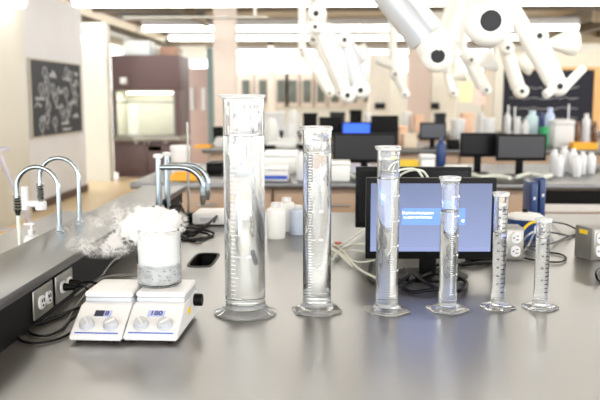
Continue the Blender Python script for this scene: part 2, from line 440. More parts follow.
# ================================================================== BENCHES BEHIND
def bench(y0, y1, x0, x1, lab, nu, gap=99):
    tag(MB().box((x0, y0, 0.865), (x1, y1, 0.9), 0.004).build('worktop', EPOXY), 'black worktop of ' + lab, 'worktop', 'black worktops')
    wd = (x1 - x0 - 0.1) / nu
    for i in range(nu):
        u = x0 + 0.05 + i * wd
        nm = ['leftmost', 'second from the left', 'third from the left', 'fourth from the left', 'fifth from the left', 'rightmost'][i]
        c = thing('base_cabinet', (u, y0 + 0.05, 0), 'beige base cabinet under %s, %s' % (lab, nm), 'cabinet', 'beige cabinets under ' + lab)
        MB().box((0.004, 0.02, 0.1), (wd - 0.004, y1 - y0 - 0.1, 0.864)).box((0.02, 0.07, 0), (wd - .02, y1 - y0 - .15, .1)).build('body', WOOD, c, False)
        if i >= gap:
            MB().box((0, -.02, 0.79), (wd, .0199, 0.864)).build('shadow_gap', BLACK, c, False)  # black strip standing in for the shadow under the worktop overhang
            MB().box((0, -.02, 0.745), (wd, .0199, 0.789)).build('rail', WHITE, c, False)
            MB().box((.01, 0, .12), (wd - .01, .0199, .74)).build('door', mat('brown_laminate', (150, 122, 100), .5), c, False)
            continue
        dr = MB().box((0.01, 0, 0.70), (wd - 0.01, 0.02, 0.84), 0.003).build('drawer', WOOD, c)
        MB().box((wd / 2 - .06, -0.02, 0.765), (wd / 2 + .06, 0, 0.78), 0.003).build('handle', STEEL, dr)
        for s in (0, 1):
            d = MB().box((0.01 + s * wd / 2, 0, 0.12), (wd / 2 - 0.005 + s * (wd / 2 - .005), 0.02, 0.69), 0.003).build('door', WOOD, c)
            MB().box((wd / 2 + (-.05 if s == 0 else .03), -0.02, 0.5), (wd / 2 + (-.035 if s == 0 else .045), 0, 0.62), 0.003).build('handle', STEEL, d)


Y2 = at(450, 184, Z=0.9).y; Y2b = Y2 + 1.3
Y3 = at(450, 150, Z=0.9).y; Y4 = Y3 + 2.9; Y5 = Y4 + 3
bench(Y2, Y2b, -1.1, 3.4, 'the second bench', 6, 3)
bench(Y3, Y3 + 1.3, -1.15, 4.6, 'the third bench', 5)
bench(Y4, Y4 + 1.2, -1.15, 5.0, 'the fourth bench', 4)


# ================================================================== FOREGROUND BENCH
BX0, BX1, BY0, BY1 = -1.12, 2.4, 0.95, 3.15
LX0, LX1, LZ = -0.765, -0.592, 1.006
wt = tag(MB().box((BX0, BY0, 0.865), (BX1, BY1, 0.9)).build('worktop', EPOXL, sm=False), 'black worktop of the foreground bench under the cylinders', 'worktop', 'black worktops')
# openings: cable slot and sink
gA = at(204, 260, Z=0.9)
SLX, SLY = gA.x, gA.y
c = MB().box((SLX - .033, SLY - .092, 0.85), (SLX + .033, SLY + .092, 0.92)).build('c', BLACK)
cut(wt, c)
c = MB().box((-1.05, 1.55, 0.85), (-0.83, 2.0, 0.92)).build('c', BLACK)
cut(wt, c)
gs = thing('cable_slot', (SLX, SLY, 0.9), 'black rounded cable slot set in the worktop behind the beaker', 'cable slot')
rim = MB(); N = 40
def sup(k, a, b, e=5):
    t_ = 2 * PI * k / N; cs, sn = math.cos(t_), math.sin(t_)
    return (a * abs(cs) ** (2 / e) * (1 if cs >= 0 else -1), b * abs(sn) ** (2 / e) * (1 if sn >= 0 else -1))
r0 = [rim.b.verts.new((*sup(k, .038, .100), .0005)) for k in range(N)]
r1 = [rim.b.verts.new((*sup(k, .0375, .0995), .002)) for k in range(N)]
r2 = [rim.b.verts.new((*sup(k, .0315, .090), .002)) for k in range(N)]
r3 = [rim.b.verts.new((*sup(k, .0315, .090), -.06)) for k in range(N)]
for A_, B_ in ((r0, r1), (r1, r2), (r2, r3)):
    for k in range(N): rim.b.faces.new((A_[k], A_[(k + 1) % N], B_[(k + 1) % N], B_[k]))
rim.b.faces.new(r3)
rim.build('liner', RUB, gs)
sk = thing('sink', (-0.94, 1.775, 0.9), 'black drop-in sink beside the raised ledge', 'sink')
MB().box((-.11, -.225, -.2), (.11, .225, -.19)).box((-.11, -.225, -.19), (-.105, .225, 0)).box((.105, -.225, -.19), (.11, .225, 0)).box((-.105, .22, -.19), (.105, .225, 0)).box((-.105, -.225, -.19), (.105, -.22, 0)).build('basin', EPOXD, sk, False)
MB().box((-.12, -.235, .0005), (-.105, .235, .006)).box((.105, -.235, .0005), (.12, .235, .006)).box((-.105, .22, .0005), (.105, .235, .006)).box((-.105, -.235, .0005), (.105, -.22, .006)).build('rim', STEEL, sk, False)
# raised ledge with dark riser
lg = thing('raised_ledge', (LX0, BY0, 0.9), 'long raised black ledge with outlets along the left of the bench', 'ledge')
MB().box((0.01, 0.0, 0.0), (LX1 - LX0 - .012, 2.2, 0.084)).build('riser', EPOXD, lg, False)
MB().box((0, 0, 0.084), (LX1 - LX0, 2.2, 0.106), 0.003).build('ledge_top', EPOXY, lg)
# base cabinets below (seen only past the end of the worktop)
for i in range(4):
    c = thing('base_cabinet', (-1.05 + i * .86, BY0 + .05, 0), 'beige base cabinet under the foreground bench, %s' % ['leftmost', 'second from the left', 'third from the left', 'rightmost'][i], 'cabinet', 'beige cabinets under the foreground bench')
    q = MB().box((.004, .02, .1), (.856, 2.04, .68))
    q.box((.004, .02, .68), (.856, .04, .864)).box((.004, 2.02, .68), (.856, 2.04, .864)).box((.02, .07, 0), (.84, 1.98, .1))
    q.build('body', WOOD, c, False)
    MB().box((.01, 0, .12), (.85, .02, .85), .003).build('door', WOOD, c)


# outlets on the riser
def outlet_face(mb_parent, M, wcol=WHITE):
    """duplex pair on a plate lying in local xz, facing -y"""
    for s in (-1, 1):
        f = MB()
        Mx = M @ Matrix.Translation((s * 0.0195, -0.003, 0)) @ Matrix.Rotation(PI / 2, 4, 'X')
        f.lathe([(0, 0), (.0165, 0), (.0165, .003), (.0155, .0042), (0, .0042)], 24, Mx, rf=lambda i, a, r, z: (min(r, .0135 / max(abs(math.sin(a)), 1e-3)) if r > 0 else r, z))
        r = f.build('receptacle', wcol, mb_parent)
        h = MB()
        for (x, z, hh) in ((-.0055, .004, .0035), (.0055, .004, .0043)):
            h.box((s * .0195 + x - .0011, -.0088, z - hh), (s * .0195 + x + .0011, -.0070, z + hh), 0, M)
        h.box((s * .0195 - .002, -.0088, -.0085), (s * .0195 + .002, -.0070, -.0045), 0, M)
        h.build('slot', BLACK, r, False)


def outlet(y, z, lab):
    t = thing('power_outlet', (LX1 - .0122, y, z), lab, 'outlet', 'duplex outlets on the riser', rz=PI / 2)
    MB().box((-.055, -.006, -.031), (.055, -.0004, .031), .003).build('face_plate', STEEL, t)
    outlet_face(t, Matrix.Translation((0, -.0035, 0)))
    return t


oz = 0.945
oy1 = at(44, 295, Y=1.6); 
def yfor(px):
    for k in range(400):
        y = 1.0 + k * .005
        q = (LX1, y)
        if True:
            # project
            v = RM.transposed() @ (Vector((LX1, y, oz)) - Vector((0, 0, CAMZ)))
            if 300 + FPX * v.x / -v.z > px: return y
OY1, OY2 = yfor(47), yfor(67.5)
outlet(OY1, oz, 'empty duplex outlet at the near end of the ledge riser')
outlet(OY2, oz, 'duplex outlet on the ledge riser with two black plugs in it')


def lab_clip(z0): pass


# plug and cords
def cord(name, pts, r, m, label, cat='cable', group=None, n=8, plugs=()):
    o = MB().tube(pts, r, n, 4).build(name, m)
    tag(o, label, cat, group)
    for (a, b, rr_) in plugs:
        MB().cyl(a, b, rr_, rr_ * .7, 10).build('plug', m, o)
    return o


TZ = 0.9
def T(px, py, dz=0.004): # point on the bench top
    v = at(px, py, Z=TZ + dz); return (v.x, v.y, v.z)


PX = LX1
cord('black_cable', [(PX + .022, OY2 - .02, oz), (PX + .05, OY2 - .03, oz + .003), (PX + .085, OY2 - .10, oz - .01), T(78, 308, .008), T(42, 322), T(23, 331), T(19, 339), T(32, 343), T(55, 340), T(71, 333)], .0027, RUB,
     'black power cord looping forward from the near plug to the left hotplate', group='hotplate power cords', plugs=(((PX - .004, OY2 - .02, oz), (PX + .026, OY2 - .02, oz), .009),))
cord('black_cable', [(PX + .022, OY2 + .02, oz), (PX + .055, OY2 + .01, oz + .004), (PX + .1, OY2 + .0, oz - .015), T(90, 303, .006), T(52, 320), T(32, 327), T(30, 333), T(45, 336), T(62, 329), T(78, 314), (-.455, 1.72, .92)], .0027, RUB,
     'black power cord looping forward from the far plug behind the hotplates', group='hotplate power cords', plugs=(((PX - .004, OY2 + .02, oz), (PX + .026, OY2 + .02, oz), .009),))
cord('thin_cable', [T(64, 326), T(80, 300), T(95, 285, .01), (at(112, 262, Y=2.0))[:], (at(120, 258, Y=2.15))[:]], .0022, GREYC, 'thin grey cable rising behind the left hotplate')
cord('thin_cable', [T(74, 296, .004), T(92, 283, .012), T(105, 277, .02), T(122, 275, .015), T(140, 276, .004)], .0025, GREYC, 'grey cable arching behind the left hotplate')


# ---------------- graduated cylinders
NUMF = None
def numeral(txt, size, m, parent, M):
    cu = bpy.data.curves.new('t', 'FONT'); cu.body = txt; cu.size = size; cu.align_x = 'CENTER'; cu.align_y = 'CENTER'; cu.extrude = 0.0001; cu.offset = size * .02
    o = bpy.data.objects.new('t', cu); COL.objects.link(o)
    bpy.context.view_layer.update()
    me = bpy.data.meshes.new_from_object(o.evaluated_get(bpy.context.evaluated_depsgraph_get()))
    bpy.data.objects.remove(o)
    me.transform(M); me.materials.clear(); me.materials.append(m)
    r = bpy.data.objects.new('printed_text', me); COL.objects.link(r)
    if parent: r.parent = parent
    return r


TICKD = mat('dark_print', (14, 15, 20), 0.6)
TICKW = mat('white_print', (236, 240, 244), 0.6)


def gcyl(pxc, pyb, wpx, ytop, yw, footpx, hexa, label, tick, nt, mark_ang, nums=(), spout=PI, th=None):
    c = at(pxc, pyb, Z=TZ)
    k = FPX / (RM.transposed() @ (c - cam.location)).z * -1     # px per metre here
    R = wpx / 2 / k; F = footpx / 2 / k
    # top height: matching the photograph's rim
    H = at(pxc, ytop, Y=c.y - R * .3).z - TZ
    WH = at(pxc, yw, Y=c.y).z - TZ
    t = th or max(.0016, R * .07)
    fz = 0.006 + R * .12
    prof = [(0, 0.004), (R * .8, 0.004), (R * .95, 0.0), (F * .96, 0.0), (F, 0.0012), (F, 0.0035), (F * .95, .0055), (R * 1.22, .0085), (R * 1.05, fz + .006), (R, fz + .012)]
    nz = 14
    for i in range(1, nz): prof.append((R, fz + .012 + (H - .012 - fz - .012) * i / nz))
    prof += [(R, H - .012), (R * 1.02 + .0004, H - .005), (R * 1.03 + .0012, H - .0012), (R * 1.02 + .0006, H), (R - t + .0006, H - .003), (R - t, H - .012)]
    iz = fz + .010
    prof += [(R - t, iz + .006), (R - t - R * .12, iz + .0012), (R * .5, iz), (0, iz)]
    nn = 96

    def rf(i, a, r, z):
        if hexa and 3 <= i <= 6:
            b = (a + PI / 6 - .26) % (PI / 3) - PI / 6
            h = math.cos(PI / 6) / math.cos(b)
            r = r * min(1.0, h * 1.02) * 1.03
        if z > H - .008 and r > R * .99:
            da = abs((a - spout + PI) % (2 * PI) - PI)
            s = math.exp(-(da / .22) ** 2) * R * .22 * (z - (H - .008)) / .008
            r += s
        return r, z
    root = MB().lathe(prof, nn, None, rf).build('graduated_cylinder', CYLM)
    root.location = (c.x, c.y, TZ + .0005)
    tag(root, label, 'graduated cylinder', 'graduated cylinders lined up on the bench')
    MB().lathe([(0, iz - .0075), (R - t - .001, iz - .0075), (R - t - .001, iz - .0012), (0, iz - .0012)], 48).build('bottom_disc', FROST, root)
    MB().lathe([(R + .0004, H - .0075), (R + .0022, H - .0065), (R * 1.03 + .0016, H - .004), (R * 1.03 + .0016, H - .0005), (R + .0012, H + .0012), (R - t * .5, H + .0012), (R - t * .5, H + .0002), (R + .0004, H - .0075)], 72, None, rf).build('rim', FROST, root)
    e = .00025
    wr = R - t + e
    men = min(.003, R * .15)
    wp = [(0, iz - e), (R * .5, iz - e), (R - t - R * .12, iz + .0012 - e), (wr, iz + .006)]
    for i in range(1, 10): wp.append((wr, iz + .006 + (WH - iz - .006) * i / 10))
    wp += [(wr, WH), (wr - .0006, WH - .0004), (wr - .0018, WH - .0016), (wr - .004, WH - .0022), (0, WH - .0022)]
    MB().lathe(wp, 64).build('water', WATER, root)
    # graduations
    q = MB(); z0 = fz + .03; z1 = H * .86
    for j in range(nt):
        z = z0 + (z1 - z0) * j / (nt - 1)
        L = .55 if j % 10 == 0 else (.4 if j % 5 == 0 else .25)
        if tick is TICKD: L = 1.0 if j % 2 == 0 else .7
        ht = .0009 if tick is TICKD else .0006
        rr2 = R + .00012
        seg = 6; A_ = mark_ang
        for s_ in range(seg):
            a0 = A_ + L * s_ / seg; a1 = A_ + L * (s_ + 1) / seg
            q.quad((rr2 * math.cos(a0), rr2 * math.sin(a0), z - ht), (rr2 * math.cos(a1), rr2 * math.sin(a1), z - ht), (rr2 * math.cos(a1), rr2 * math.sin(a1), z + ht), (rr2 * math.cos(a0), rr2 * math.sin(a0), z + ht))
    q.build('graduation', tick, root, False)
    for j, txt in enumerate(nums):
        z = z0 + (z1 - z0) * (j + 1) / len(nums) 
        a_ = mark_ang + .55 + .38 if tick is TICKW else mark_ang - .45
        M = Matrix.Rotation(a_ + PI / 2, 4, 'Z') @ Matrix.Translation((0, -(R + .0002), z)) @ Matrix.Rotation(PI / 2, 4, 'X')
        numeral(txt, .0062, tick, root, M)
    return root, R, H


gcyl(245.5, 313, 40, 95, 135, 62, False, 'tallest and widest graduated cylinder with a round foot, leftmost of the row', TICKW, 41, -2.2, nums=('500', '1000', '1500', '2000'))
gcyl(316.8, 310.5, 28, 127, 152.5, 51, True, 'second tallest graduated cylinder, between the widest one and the monitor', TICKW, 51, -2.2, nums=('200', '400', '600', '800', '1000'))
gcyl(386.5, 311, 22, 147, 178, 46, True, 'third tallest graduated cylinder, in front of the monitor left half', TICKW, 51, -1.4, nums=('100', '200', '300', '400', '500'))
gcyl(447.3, 309.5, 18, 177.5, 211, 42, True, 'fourth tallest graduated cylinder, in front of the monitor right half', TICKW, 51, -1.5, nums=('50', '100', '150', '200', '250'))
gcyl(497.6, 307.5, 13.5, 193, 232, 34, True, 'narrow graduated cylinder with dark scale beside the monitor edge, second from the right', TICKD, 19, -1.5, nums=tuple(str(v) for v in range(10, 101, 10)))
gcyl(540.2, 307.5, 14, 219, 237, 35, True, 'shortest graduated cylinder, rightmost of the row', TICKD, 16, -1.35, nums=('10', '20', '30', '40', '50'))


# ---------------- hotplates
def hotplate(pxl, pxr, lab, digits, dark):
    a = at(pxl, 344, Z=TZ); b = at(pxr, 344, Z=TZ); W = b.x - a.x
    y0 = a.y
    t = thing('hotplate_stirrer', ((a.x + b.x) / 2, y0, TZ), lab, 'hotplate', 'white hotplate stirrers', rz=-.03)
    h = W / 2
    # wedge body
    pr = [(0, .007), (0, .014), (.004, .018), (.072, .055), (.078, .058), (.20, .058), (.205, .052), (.205, .007)]
    body = MB().prism(pr, 'x', -h, h)
    bmesh.ops.bevel(body.b, geom=list(body.b.edges), offset=.0022, segments=2, affect='EDGES')
    body.build('housing', WHITE, t)
    for sx in (-1, 1):
        for y in (.015, .19): MB().cyl((sx * (h - .015), y, 0), (sx * (h - .015), y, .0075), .007, n=12).build('foot', RUB, t)
    # plate
    MB().box((-h + .003, .088, .0585), (h - .003, .200, .068), .003).build('plate_skirt', KNOB, t)
    MB().box((-h + .002, .086, .0682), (h - .002, .202, .080), .005, seg=3).build('ceramic_plate', WHITE, t)
    # items on the sloped panel
    s0 = Vector((0, .004, .018)); s1 = Vector((0, .072, .055)); sl = (s1 - s0).normalized(); nrm = Vector((0, -sl.z, sl.y))
    def PM(x, u): # local frame on the panel
        o = s0 + sl * u + Vector((x, 0, 0))
        m = Matrix.Identity(4); m.col[0][:3] = (1, 0, 0); m.col[1][:3] = sl; m.col[2][:3] = nrm; m.col[3][:3] = o
        return m
    for sx, ang in ((-1, .6), (1, 2.3)):
        M = PM(sx * .0235, .024)
        k = MB().lathe([(0, 0.0005), (.0150, .0005), (.0150, .003), (.0130, .005), (.0124, .012), (.0112, .0135), (0, .0135)], 32, M).build('knob', KNOB, t)
        MB().box((-.0016, -.010, .0135), (.0016, .010, .0155), .0006, M @ Matrix.Rotation(ang, 4, 'Z')).build('pointer', WHITE, k)
    M = PM(0, .056)
    dsp = MB().box((-.017, -.0085, .0003), (.017, .0085, .0012), 0, M).build('display', mat('display_pale', (176, 186, 222), 0.3), t, False)
    if dark:
        MB().box((-.0165, -.008, .00125), (.002, .008, .0016), 0, M).build('display_mask', mat('display_dark', (50, 52, 70), .3), dsp, False)
    numeral(digits, .017, mat('display_digit', (14, 30, 120), .4), dsp, M @ Matrix.Translation((.008 if dark else 0, 0, .0016)))
    MB().box((-h + .008, -.0014, .0002), (h - .008, .0014, .0008), 0, PM(0, .0035)).build('blue_stripe', BLUE2, t, False)
    return t, W


t1, HW = hotplate(69, 122, 'left white hotplate stirrer with a partly dark display, nothing on it', '8', True)
t2, HW2 = hotplate(123, 177.5, 'right white hotplate stirrer carrying the fogging beaker', '180', False)
MB().cyl((HW2 / 2, .165, .045), (HW2 / 2 + .018, .165, .045), .013, n=20).build('clamp_knob', BLACK, t2)
MB().box((HW2 / 2, .10, .03), (HW2 / 2 + .0012, .125, .042)).build('warning_sticker', YEL, t2, False)

# ---------------- beaker with dry ice fog
bc = Vector((t2.location.x - .013, t2.location.y + .154, TZ + .0805))
BR, BH = .0455, .117
def bf(i, a, r, z):
    if z > BH - .01 and r > .03:
        s = math.exp(-(((a - PI * .1 + PI) % (2 * PI) - PI) / .25) ** 2)
        r += .008 * s * (z - (BH - .01)) / .01
    return r, z
bk = MB().lathe([(0, 0), (BR * .9, 0), (BR, .004), (BR, BH * .5), (BR, BH - .01), (BR + .002, BH - .002), (BR + .003, BH), (BR + .0005, BH - .001), (BR - .0016, BH - .01), (BR - .0016, BH * .5), (BR - .0016, .006), (BR * .88, .002), (0, .002)], 64, None, bf).build('beaker', GLASS, loc=bc)
tag(bk, 'glass beaker full of bubbling water and white fog on the right hotplate', 'beaker')
wb = MB()
wb.lathe([(0, .0018), (BR * .88, .0018), (BR - .0014, .006), (BR - .0014, .046), (0, .046)], 48)
wb.build('water', WATER, bk)
pl = MB()
pl.lathe([(0, .0035), (BR * .8, .005), (BR * .93, .012), (BR * .84, .02), (BR * .93, .028), (BR * .86, .036), (BR * .95, .043), (BR - .0022, .048), (BR - .0022, .08), (BR - .0022, BH - .008), (BR * .8, BH - .002), (0, BH + .004)], 40, None,
         rf=lambda i, a, r, z: (min(BR - .002, r * (1 + (.06 if i < 7 else 0) * math.sin(7 * a + i * 2.1))), z + (.002 * math.sin(5 * a + i) if 1 < i < 7 else 0)))
FOGW = mat('dense_fog', (250, 250, 250), .9, var=.02)
pl.build('dense_fog', FOGW, bk)
bub = MB(); rr = random.Random(5)
for i in range(150):
    a = rr.uniform(0, 2 * PI); r = BR - .0045
    bub.sphere((r * math.cos(a), r * math.sin(a), rr.uniform(.014, .046)), rr.uniform(.0005, .0014), n=8)
bub.build('bubbles', mat('bubble_blue', (120, 126, 160), .3), bk)['kind'] = 'stuff'

# fog volume: dense core in and over the beaker, torn wisps drifting left
fog = MB().box((-.235, -.075, .047), (.066, .085, .21)).build('fog', WHITE, None, False)
fog.location = bc
tag(fog, 'white dry ice fog billowing out of the beaker and drifting left', 'fog', kind='stuff')
m = bpy.data.materials.new('fog_volume'); m.use_nodes = True; nt = m.node_tree
for n_ in list(nt.nodes):
    if n_.type != 'OUTPUT_MATERIAL': nt.nodes.remove(n_)
out = [n_ for n_ in nt.nodes if n_.type == 'OUTPUT_MATERIAL'][0]
def N_(t, **k):
    n_ = nt.nodes.new(t)
    for a_, b_ in k.items(): setattr(n_, a_, b_)
    return n_
def mth(op, a_, b_=None, c_=None, clamp=False):
    n_ = N_('ShaderNodeMath', operation=op, use_clamp=clamp)
    for i_, v_ in enumerate((a_, b_, c_)):
        if v_ is None: continue
        if isinstance(v_, (int, float)): n_.inputs[i_].default_value = v_
        else: nt.links.new(v_, n_.inputs[i_])
    return n_.outputs[0]
tcn = N_('ShaderNodeTexCoord'); pos = tcn.outputs['Object']
def noise(scale, detail, dist, offs=(0, 0, 0)):
    n_ = N_('ShaderNodeTexNoise'); n_.inputs['Scale'].default_value = scale; n_.inputs['Detail'].default_value = detail
    n_.inputs['Distortion'].default_value = dist
    mp = N_('ShaderNodeMapping'); mp.inputs['Location'].default_value = offs
    nt.links.new(pos, mp.inputs[0]); nt.links.new(mp.outputs[0], n_.inputs['Vector'])
    return n_.outputs['Fac']
def ell(c_, r_):
    mp = N_('ShaderNodeMapping', vector_type='POINT')
    mp.inputs['Scale'].default_value = tuple(1 / v for v in r_)
    mp.inputs['Location'].default_value = tuple(-c_[i] / r_[i] for i in range(3))
    nt.links.new(pos, mp.inputs[0])
    l = N_('ShaderNodeVectorMath', operation='LENGTH'); nt.links.new(mp.outputs[0], l.inputs[0])
    return mth('SUBTRACT', 1.0, l.outputs['Value'])     # 1 centre, 0 edge
sep = N_('ShaderNodeSeparateXYZ'); nt.links.new(pos, sep.inputs[0])
X_, Yy, Z_ = sep.outputs
rad = mth('SQRT', mth('ADD', mth('MULTIPLY', X_, X_), mth('MULTIPLY', Yy, Yy)))
inside = mth('MULTIPLY', mth('LESS_THAN', rad, BR - .002), mth('LESS_THAN', Z_, BH))
outside_low = mth('MULTIPLY', mth('GREATER_THAN', rad, BR + .0005), 1.0)
n1 = noise(38, 4, .6); n2 = noise(34, 5, 1.8, (3, 1, 2)); n3 = noise(16, 2, .5, (7, 1, 0))
e1 = mth('MAXIMUM', ell((-.002, 0, .122), (.050, .05, .038)), ell((-.03, 0, .118), (.045, .045, .024)))
core = mth('MULTIPLY', mth('MULTIPLY_ADD', mth('SUBTRACT', n1, .5), 2.6, e1), 4.0, clamp=True)
e2 = mth('MAXIMUM', ell((-.11, 0, .100), (.105, .05, .050)), ell((-.06, 0, .13), (.08, .05, .05)))
ridge = mth('SUBTRACT', 1.0, mth('MULTIPLY', mth('ABSOLUTE', mth('SUBTRACT', n2, .5)), 26.0), clamp=True)
wis = mth('MULTIPLY', mth('MULTIPLY', ridge, mth('MULTIPLY', mth('SUBTRACT', n3, .46), 6.0, clamp=True)), mth('MULTIPLY', e2, 2.0, clamp=True))
dens = mth('ADD', mth('MULTIPLY', core, 260), mth('MULTIPLY', wis, 200))
dens = mth('MULTIPLY', dens, mth('MAXIMUM', outside_low, mth('GREATER_THAN', Z_, BH)))
vs_ = N_('ShaderNodeVolumeScatter'); vs_.inputs['Color'].default_value = (1, 1, 1, 1); vs_.inputs['Anisotropy'].default_value = .2
nt.links.new(dens, vs_.inputs['Density']); nt.links.new(vs_.outputs[0], out.inputs['Volume'])
fog.data.materials.clear(); fog.data.materials.append(m)


# ---------------- faucets on the ledge
def gooseneck(px, pyb, pytop, pxend, pyend, lab, Y=None, R=.0075):
    base = at(px, pyb, Z=LZ)
    k = base.y
    top = at(px, pytop, Y=k).z; ex = at(pxend, pyend, Y=k)
    rad_ = (base.x - ex.x) / 2; zc = top - rad_
    t = thing('gooseneck_faucet', (base.x, base.y, LZ), lab, 'faucet', 'gooseneck faucets on the ledge')
    pts = [(0, 0, 0), (0, 0, (zc - LZ) * .5), (0, 0, zc - LZ)]
    for i in range(1, 12): pts.append((-rad_ + rad_ * math.cos(PI * i / 12), 0, zc - LZ + rad_ * math.sin(PI * i / 12)))
    pts += [(-2 * rad_, 0, zc - LZ), (-2 * rad_, 0, ex.z - LZ)]
    MB().tube(pts, R * .85, 14, 2).build('spout', CHROME, t)
    MB().lathe([(0, 0), (.012, 0), (.012, .004), (.009, .006), (.009, .02), (0, .02)], 24).build('base_flange', CHROME, t)
    n = MB(); zz = ex.z - LZ
    pr = [(0, .002), (.0095, .002)]
    for i in range(5): pr += [(.0115, -.004 - i * .008), (.0088, -.008 - i * .008)]
    pr += [(.006, -.052), (0, -.052)]
    n.lathe(pr, 20, Matrix.Translation((-2 * rad_, 0, zz)))
    n.build('serrated_nozzle', CHROME, t)
    return t, rad_, zz


f1, r1_, z1_ = gooseneck(60, 233, 167, 17, 196, 'nearer gooseneck faucet with a serrated nozzle and pale hose')
MB().tube([(-2 * r1_, 0, z1_ - .05), (-2 * r1_ + .001, 0, z1_ - .09), (-2 * r1_ + .003, 0, z1_ - .155)], .005, 10).build('hose', MINT, f1)
f2, r2_, z2_ = gooseneck(80, 223, 158, 40, 184, 'farther gooseneck faucet with a white filter valve')
MB().cyl((-2 * r2_, 0, z2_ - .05), (-2 * r2_, 0, z2_ - .075), .016).cyl((-2 * r2_ - .045, 0, z2_ - .058), (-2 * r2_, 0, z2_ - .058), .009).build('valve', WHITE, f2)
MB().cyl((-2 * r2_ - .045, 0, z2_ - .075), (-2 * r2_ - .045, 0, z2_ - .008), .010).build('valve_lever', WHITE, f2)

# dispenser taps beyond the fog
def tap(px, py, pxe, zt, lab, dy):
    Y = 2.62 + dy
    x = at(px, 200, Y=Y).x
    top = at(px, py, Y=Y).z; xe = at(pxe, 190, Y=Y).x
    t = thing('gas_tap', (x, Y, TZ), lab, 'tap', 'chrome gas taps')
    H = top - TZ
    MB().lathe([(0, 0), (.022, 0), (.022, .008), (.011, .014), (.0095, H - .01), (.0095, H - .004), (0, H - .004)], 24).build('post', CHROME, t)
    MB().lathe([(0, H - .004), (.014, H - .004), (.017, H + .002), (.014, H + .010), (0, H + .012)], 24).build('cap', WHITE, t)
    L = xe - x
    pts = [(0.006, 0, H - .035), (L * .45, 0, H - .035)]
    r = L * .45
    for i in range(1, 9): pts.append((L * .5 + r * math.sin(PI / 2 * i / 8) * 1.1, 0, H - .035 - r * (1 - math.cos(PI / 2 * i / 8))))
    pts.append((pts[-1][0], 0, H - .035 - r - .03))
    MB().tube(pts, .0095, 14, 2).build('spout', CHROME, t)
    p = pts[-1]
    MB().cyl((p[0], 0, p[2] + .005), (p[0], 0, p[2] - .03), .0115, .007).build('nozzle', STEEL, t)


tap(159, 157, 203, 0, 'nearer of the two chrome gas taps behind the fog', 0)
tap(167.5, 155, 208, 0, 'farther of the two chrome gas taps behind the fog', .14)
# stand rod
p = at(189, 216, Z=TZ)
ss = thing('support_stand', (p.x, p.y, TZ), 'thin support stand rod rising behind the gas taps', 'stand')
MB().box((-.06, -.045, 0), (.06, .045, .012), .003).build('stand_base', DGREY, ss)
MB().cyl((0, 0, .012), (0, 0, at(188, 122, Y=p.y).z - TZ), .005, n=12).build('rod', STEEL, ss)
tag(MB().tube([T(181, 236), T(205, 226, .003), T(232, 221, .002)], .002, 6).build('signal_cable', RUB), 'thin black wire lying in front of the white power supply', 'cable')


# ---------------- bottles
def bottle_mb(R, H, neck=.45, shoulder=.78):
    return MB().lathe([(0, 0), (R * .92, 0), (R, R * .12), (R, H * shoulder), (R * .93, H * (shoulder + .06)), (R * neck, H * .9), (R * neck, H * .93), (0, H * .93)], 28)


def bottle(x, y, z, R, H, lab, m=HDPE, capm=WHITE, group=None, cat='bottle', neck=.45, nm='plastic_bottle'):
    t = thing(nm, (x, y, z), lab, cat, group)
    bottle_mb(R, H, neck).build('body', m, t)
    MB().lathe([(0, H * .9), (R * neck * 1.25, H * .9), (R * neck * 1.25, H), (R * neck * 1.1, H * 1.01), (0, H * 1.01)], 20).build('cap', capm, t)
    return t


for px, py, H, R, lab, m_ in ((276, 238, .118, .031, 'nearest small white plastic bottle behind the widest cylinder', HDPE), (286.5, 231, .118, .030, 'middle white plastic bottle of the small trio', HDPE), (298, 234, .10, .028, 'pale bluish plastic bottle half hidden by the second cylinder', mat('bluish_plastic', (196, 208, 228), .35))):
    p = at(px, py, Z=TZ); bottle(p.x, p.y, TZ, R, H, lab, m_, WHITE, 'small white bottles behind the cylinders')
# soap pump bottle
p = at(33, 268, Z=TZ)
sp = thing('soap_dispenser', (-.80, p.y + .12, TZ), 'white pump soap bottle beside the sink', 'soap bottle')
sp.location = (at(32, 240, Y=2.15).x, 2.15, TZ); sp.scale = (.72, .72, .72)
MB().lathe([(0, 0), (.028, 0), (.031, .005), (.031, .09), (.026, .105), (.012, .112), (.012, .118), (0, .118)], 28).build('body', WHITE, sp)
MB().lathe([(0, .1185), (.014, .1185), (.014, .13), (.006, .132), (.004, .15), (0, .15)], 20).build('collar', WHITE, sp)
MB().box((-.03, -.008, .149), (.012, .008, .158), .003).build('pump_head', WHITE, sp)
# pale stool / ladder leg at far left
tag(MB().cyl((-2.95, 6.2, 0), (-2.72, 6.0, .95), .018).cyl((-2.3, 6.2, 0), (-2.6, 6.0, .95), .018).cyl((-2.93, 6.15, .3), (-2.35, 6.15, .3), .012).cyl((-2.66, 6.0, .95), (-2.66, 6.0, .975), .16).build('lab_stool', mat('stool_grey', (190, 190, 205), .4, .3)), 'pale grey metal stool at the far left behind the faucets', 'stool')

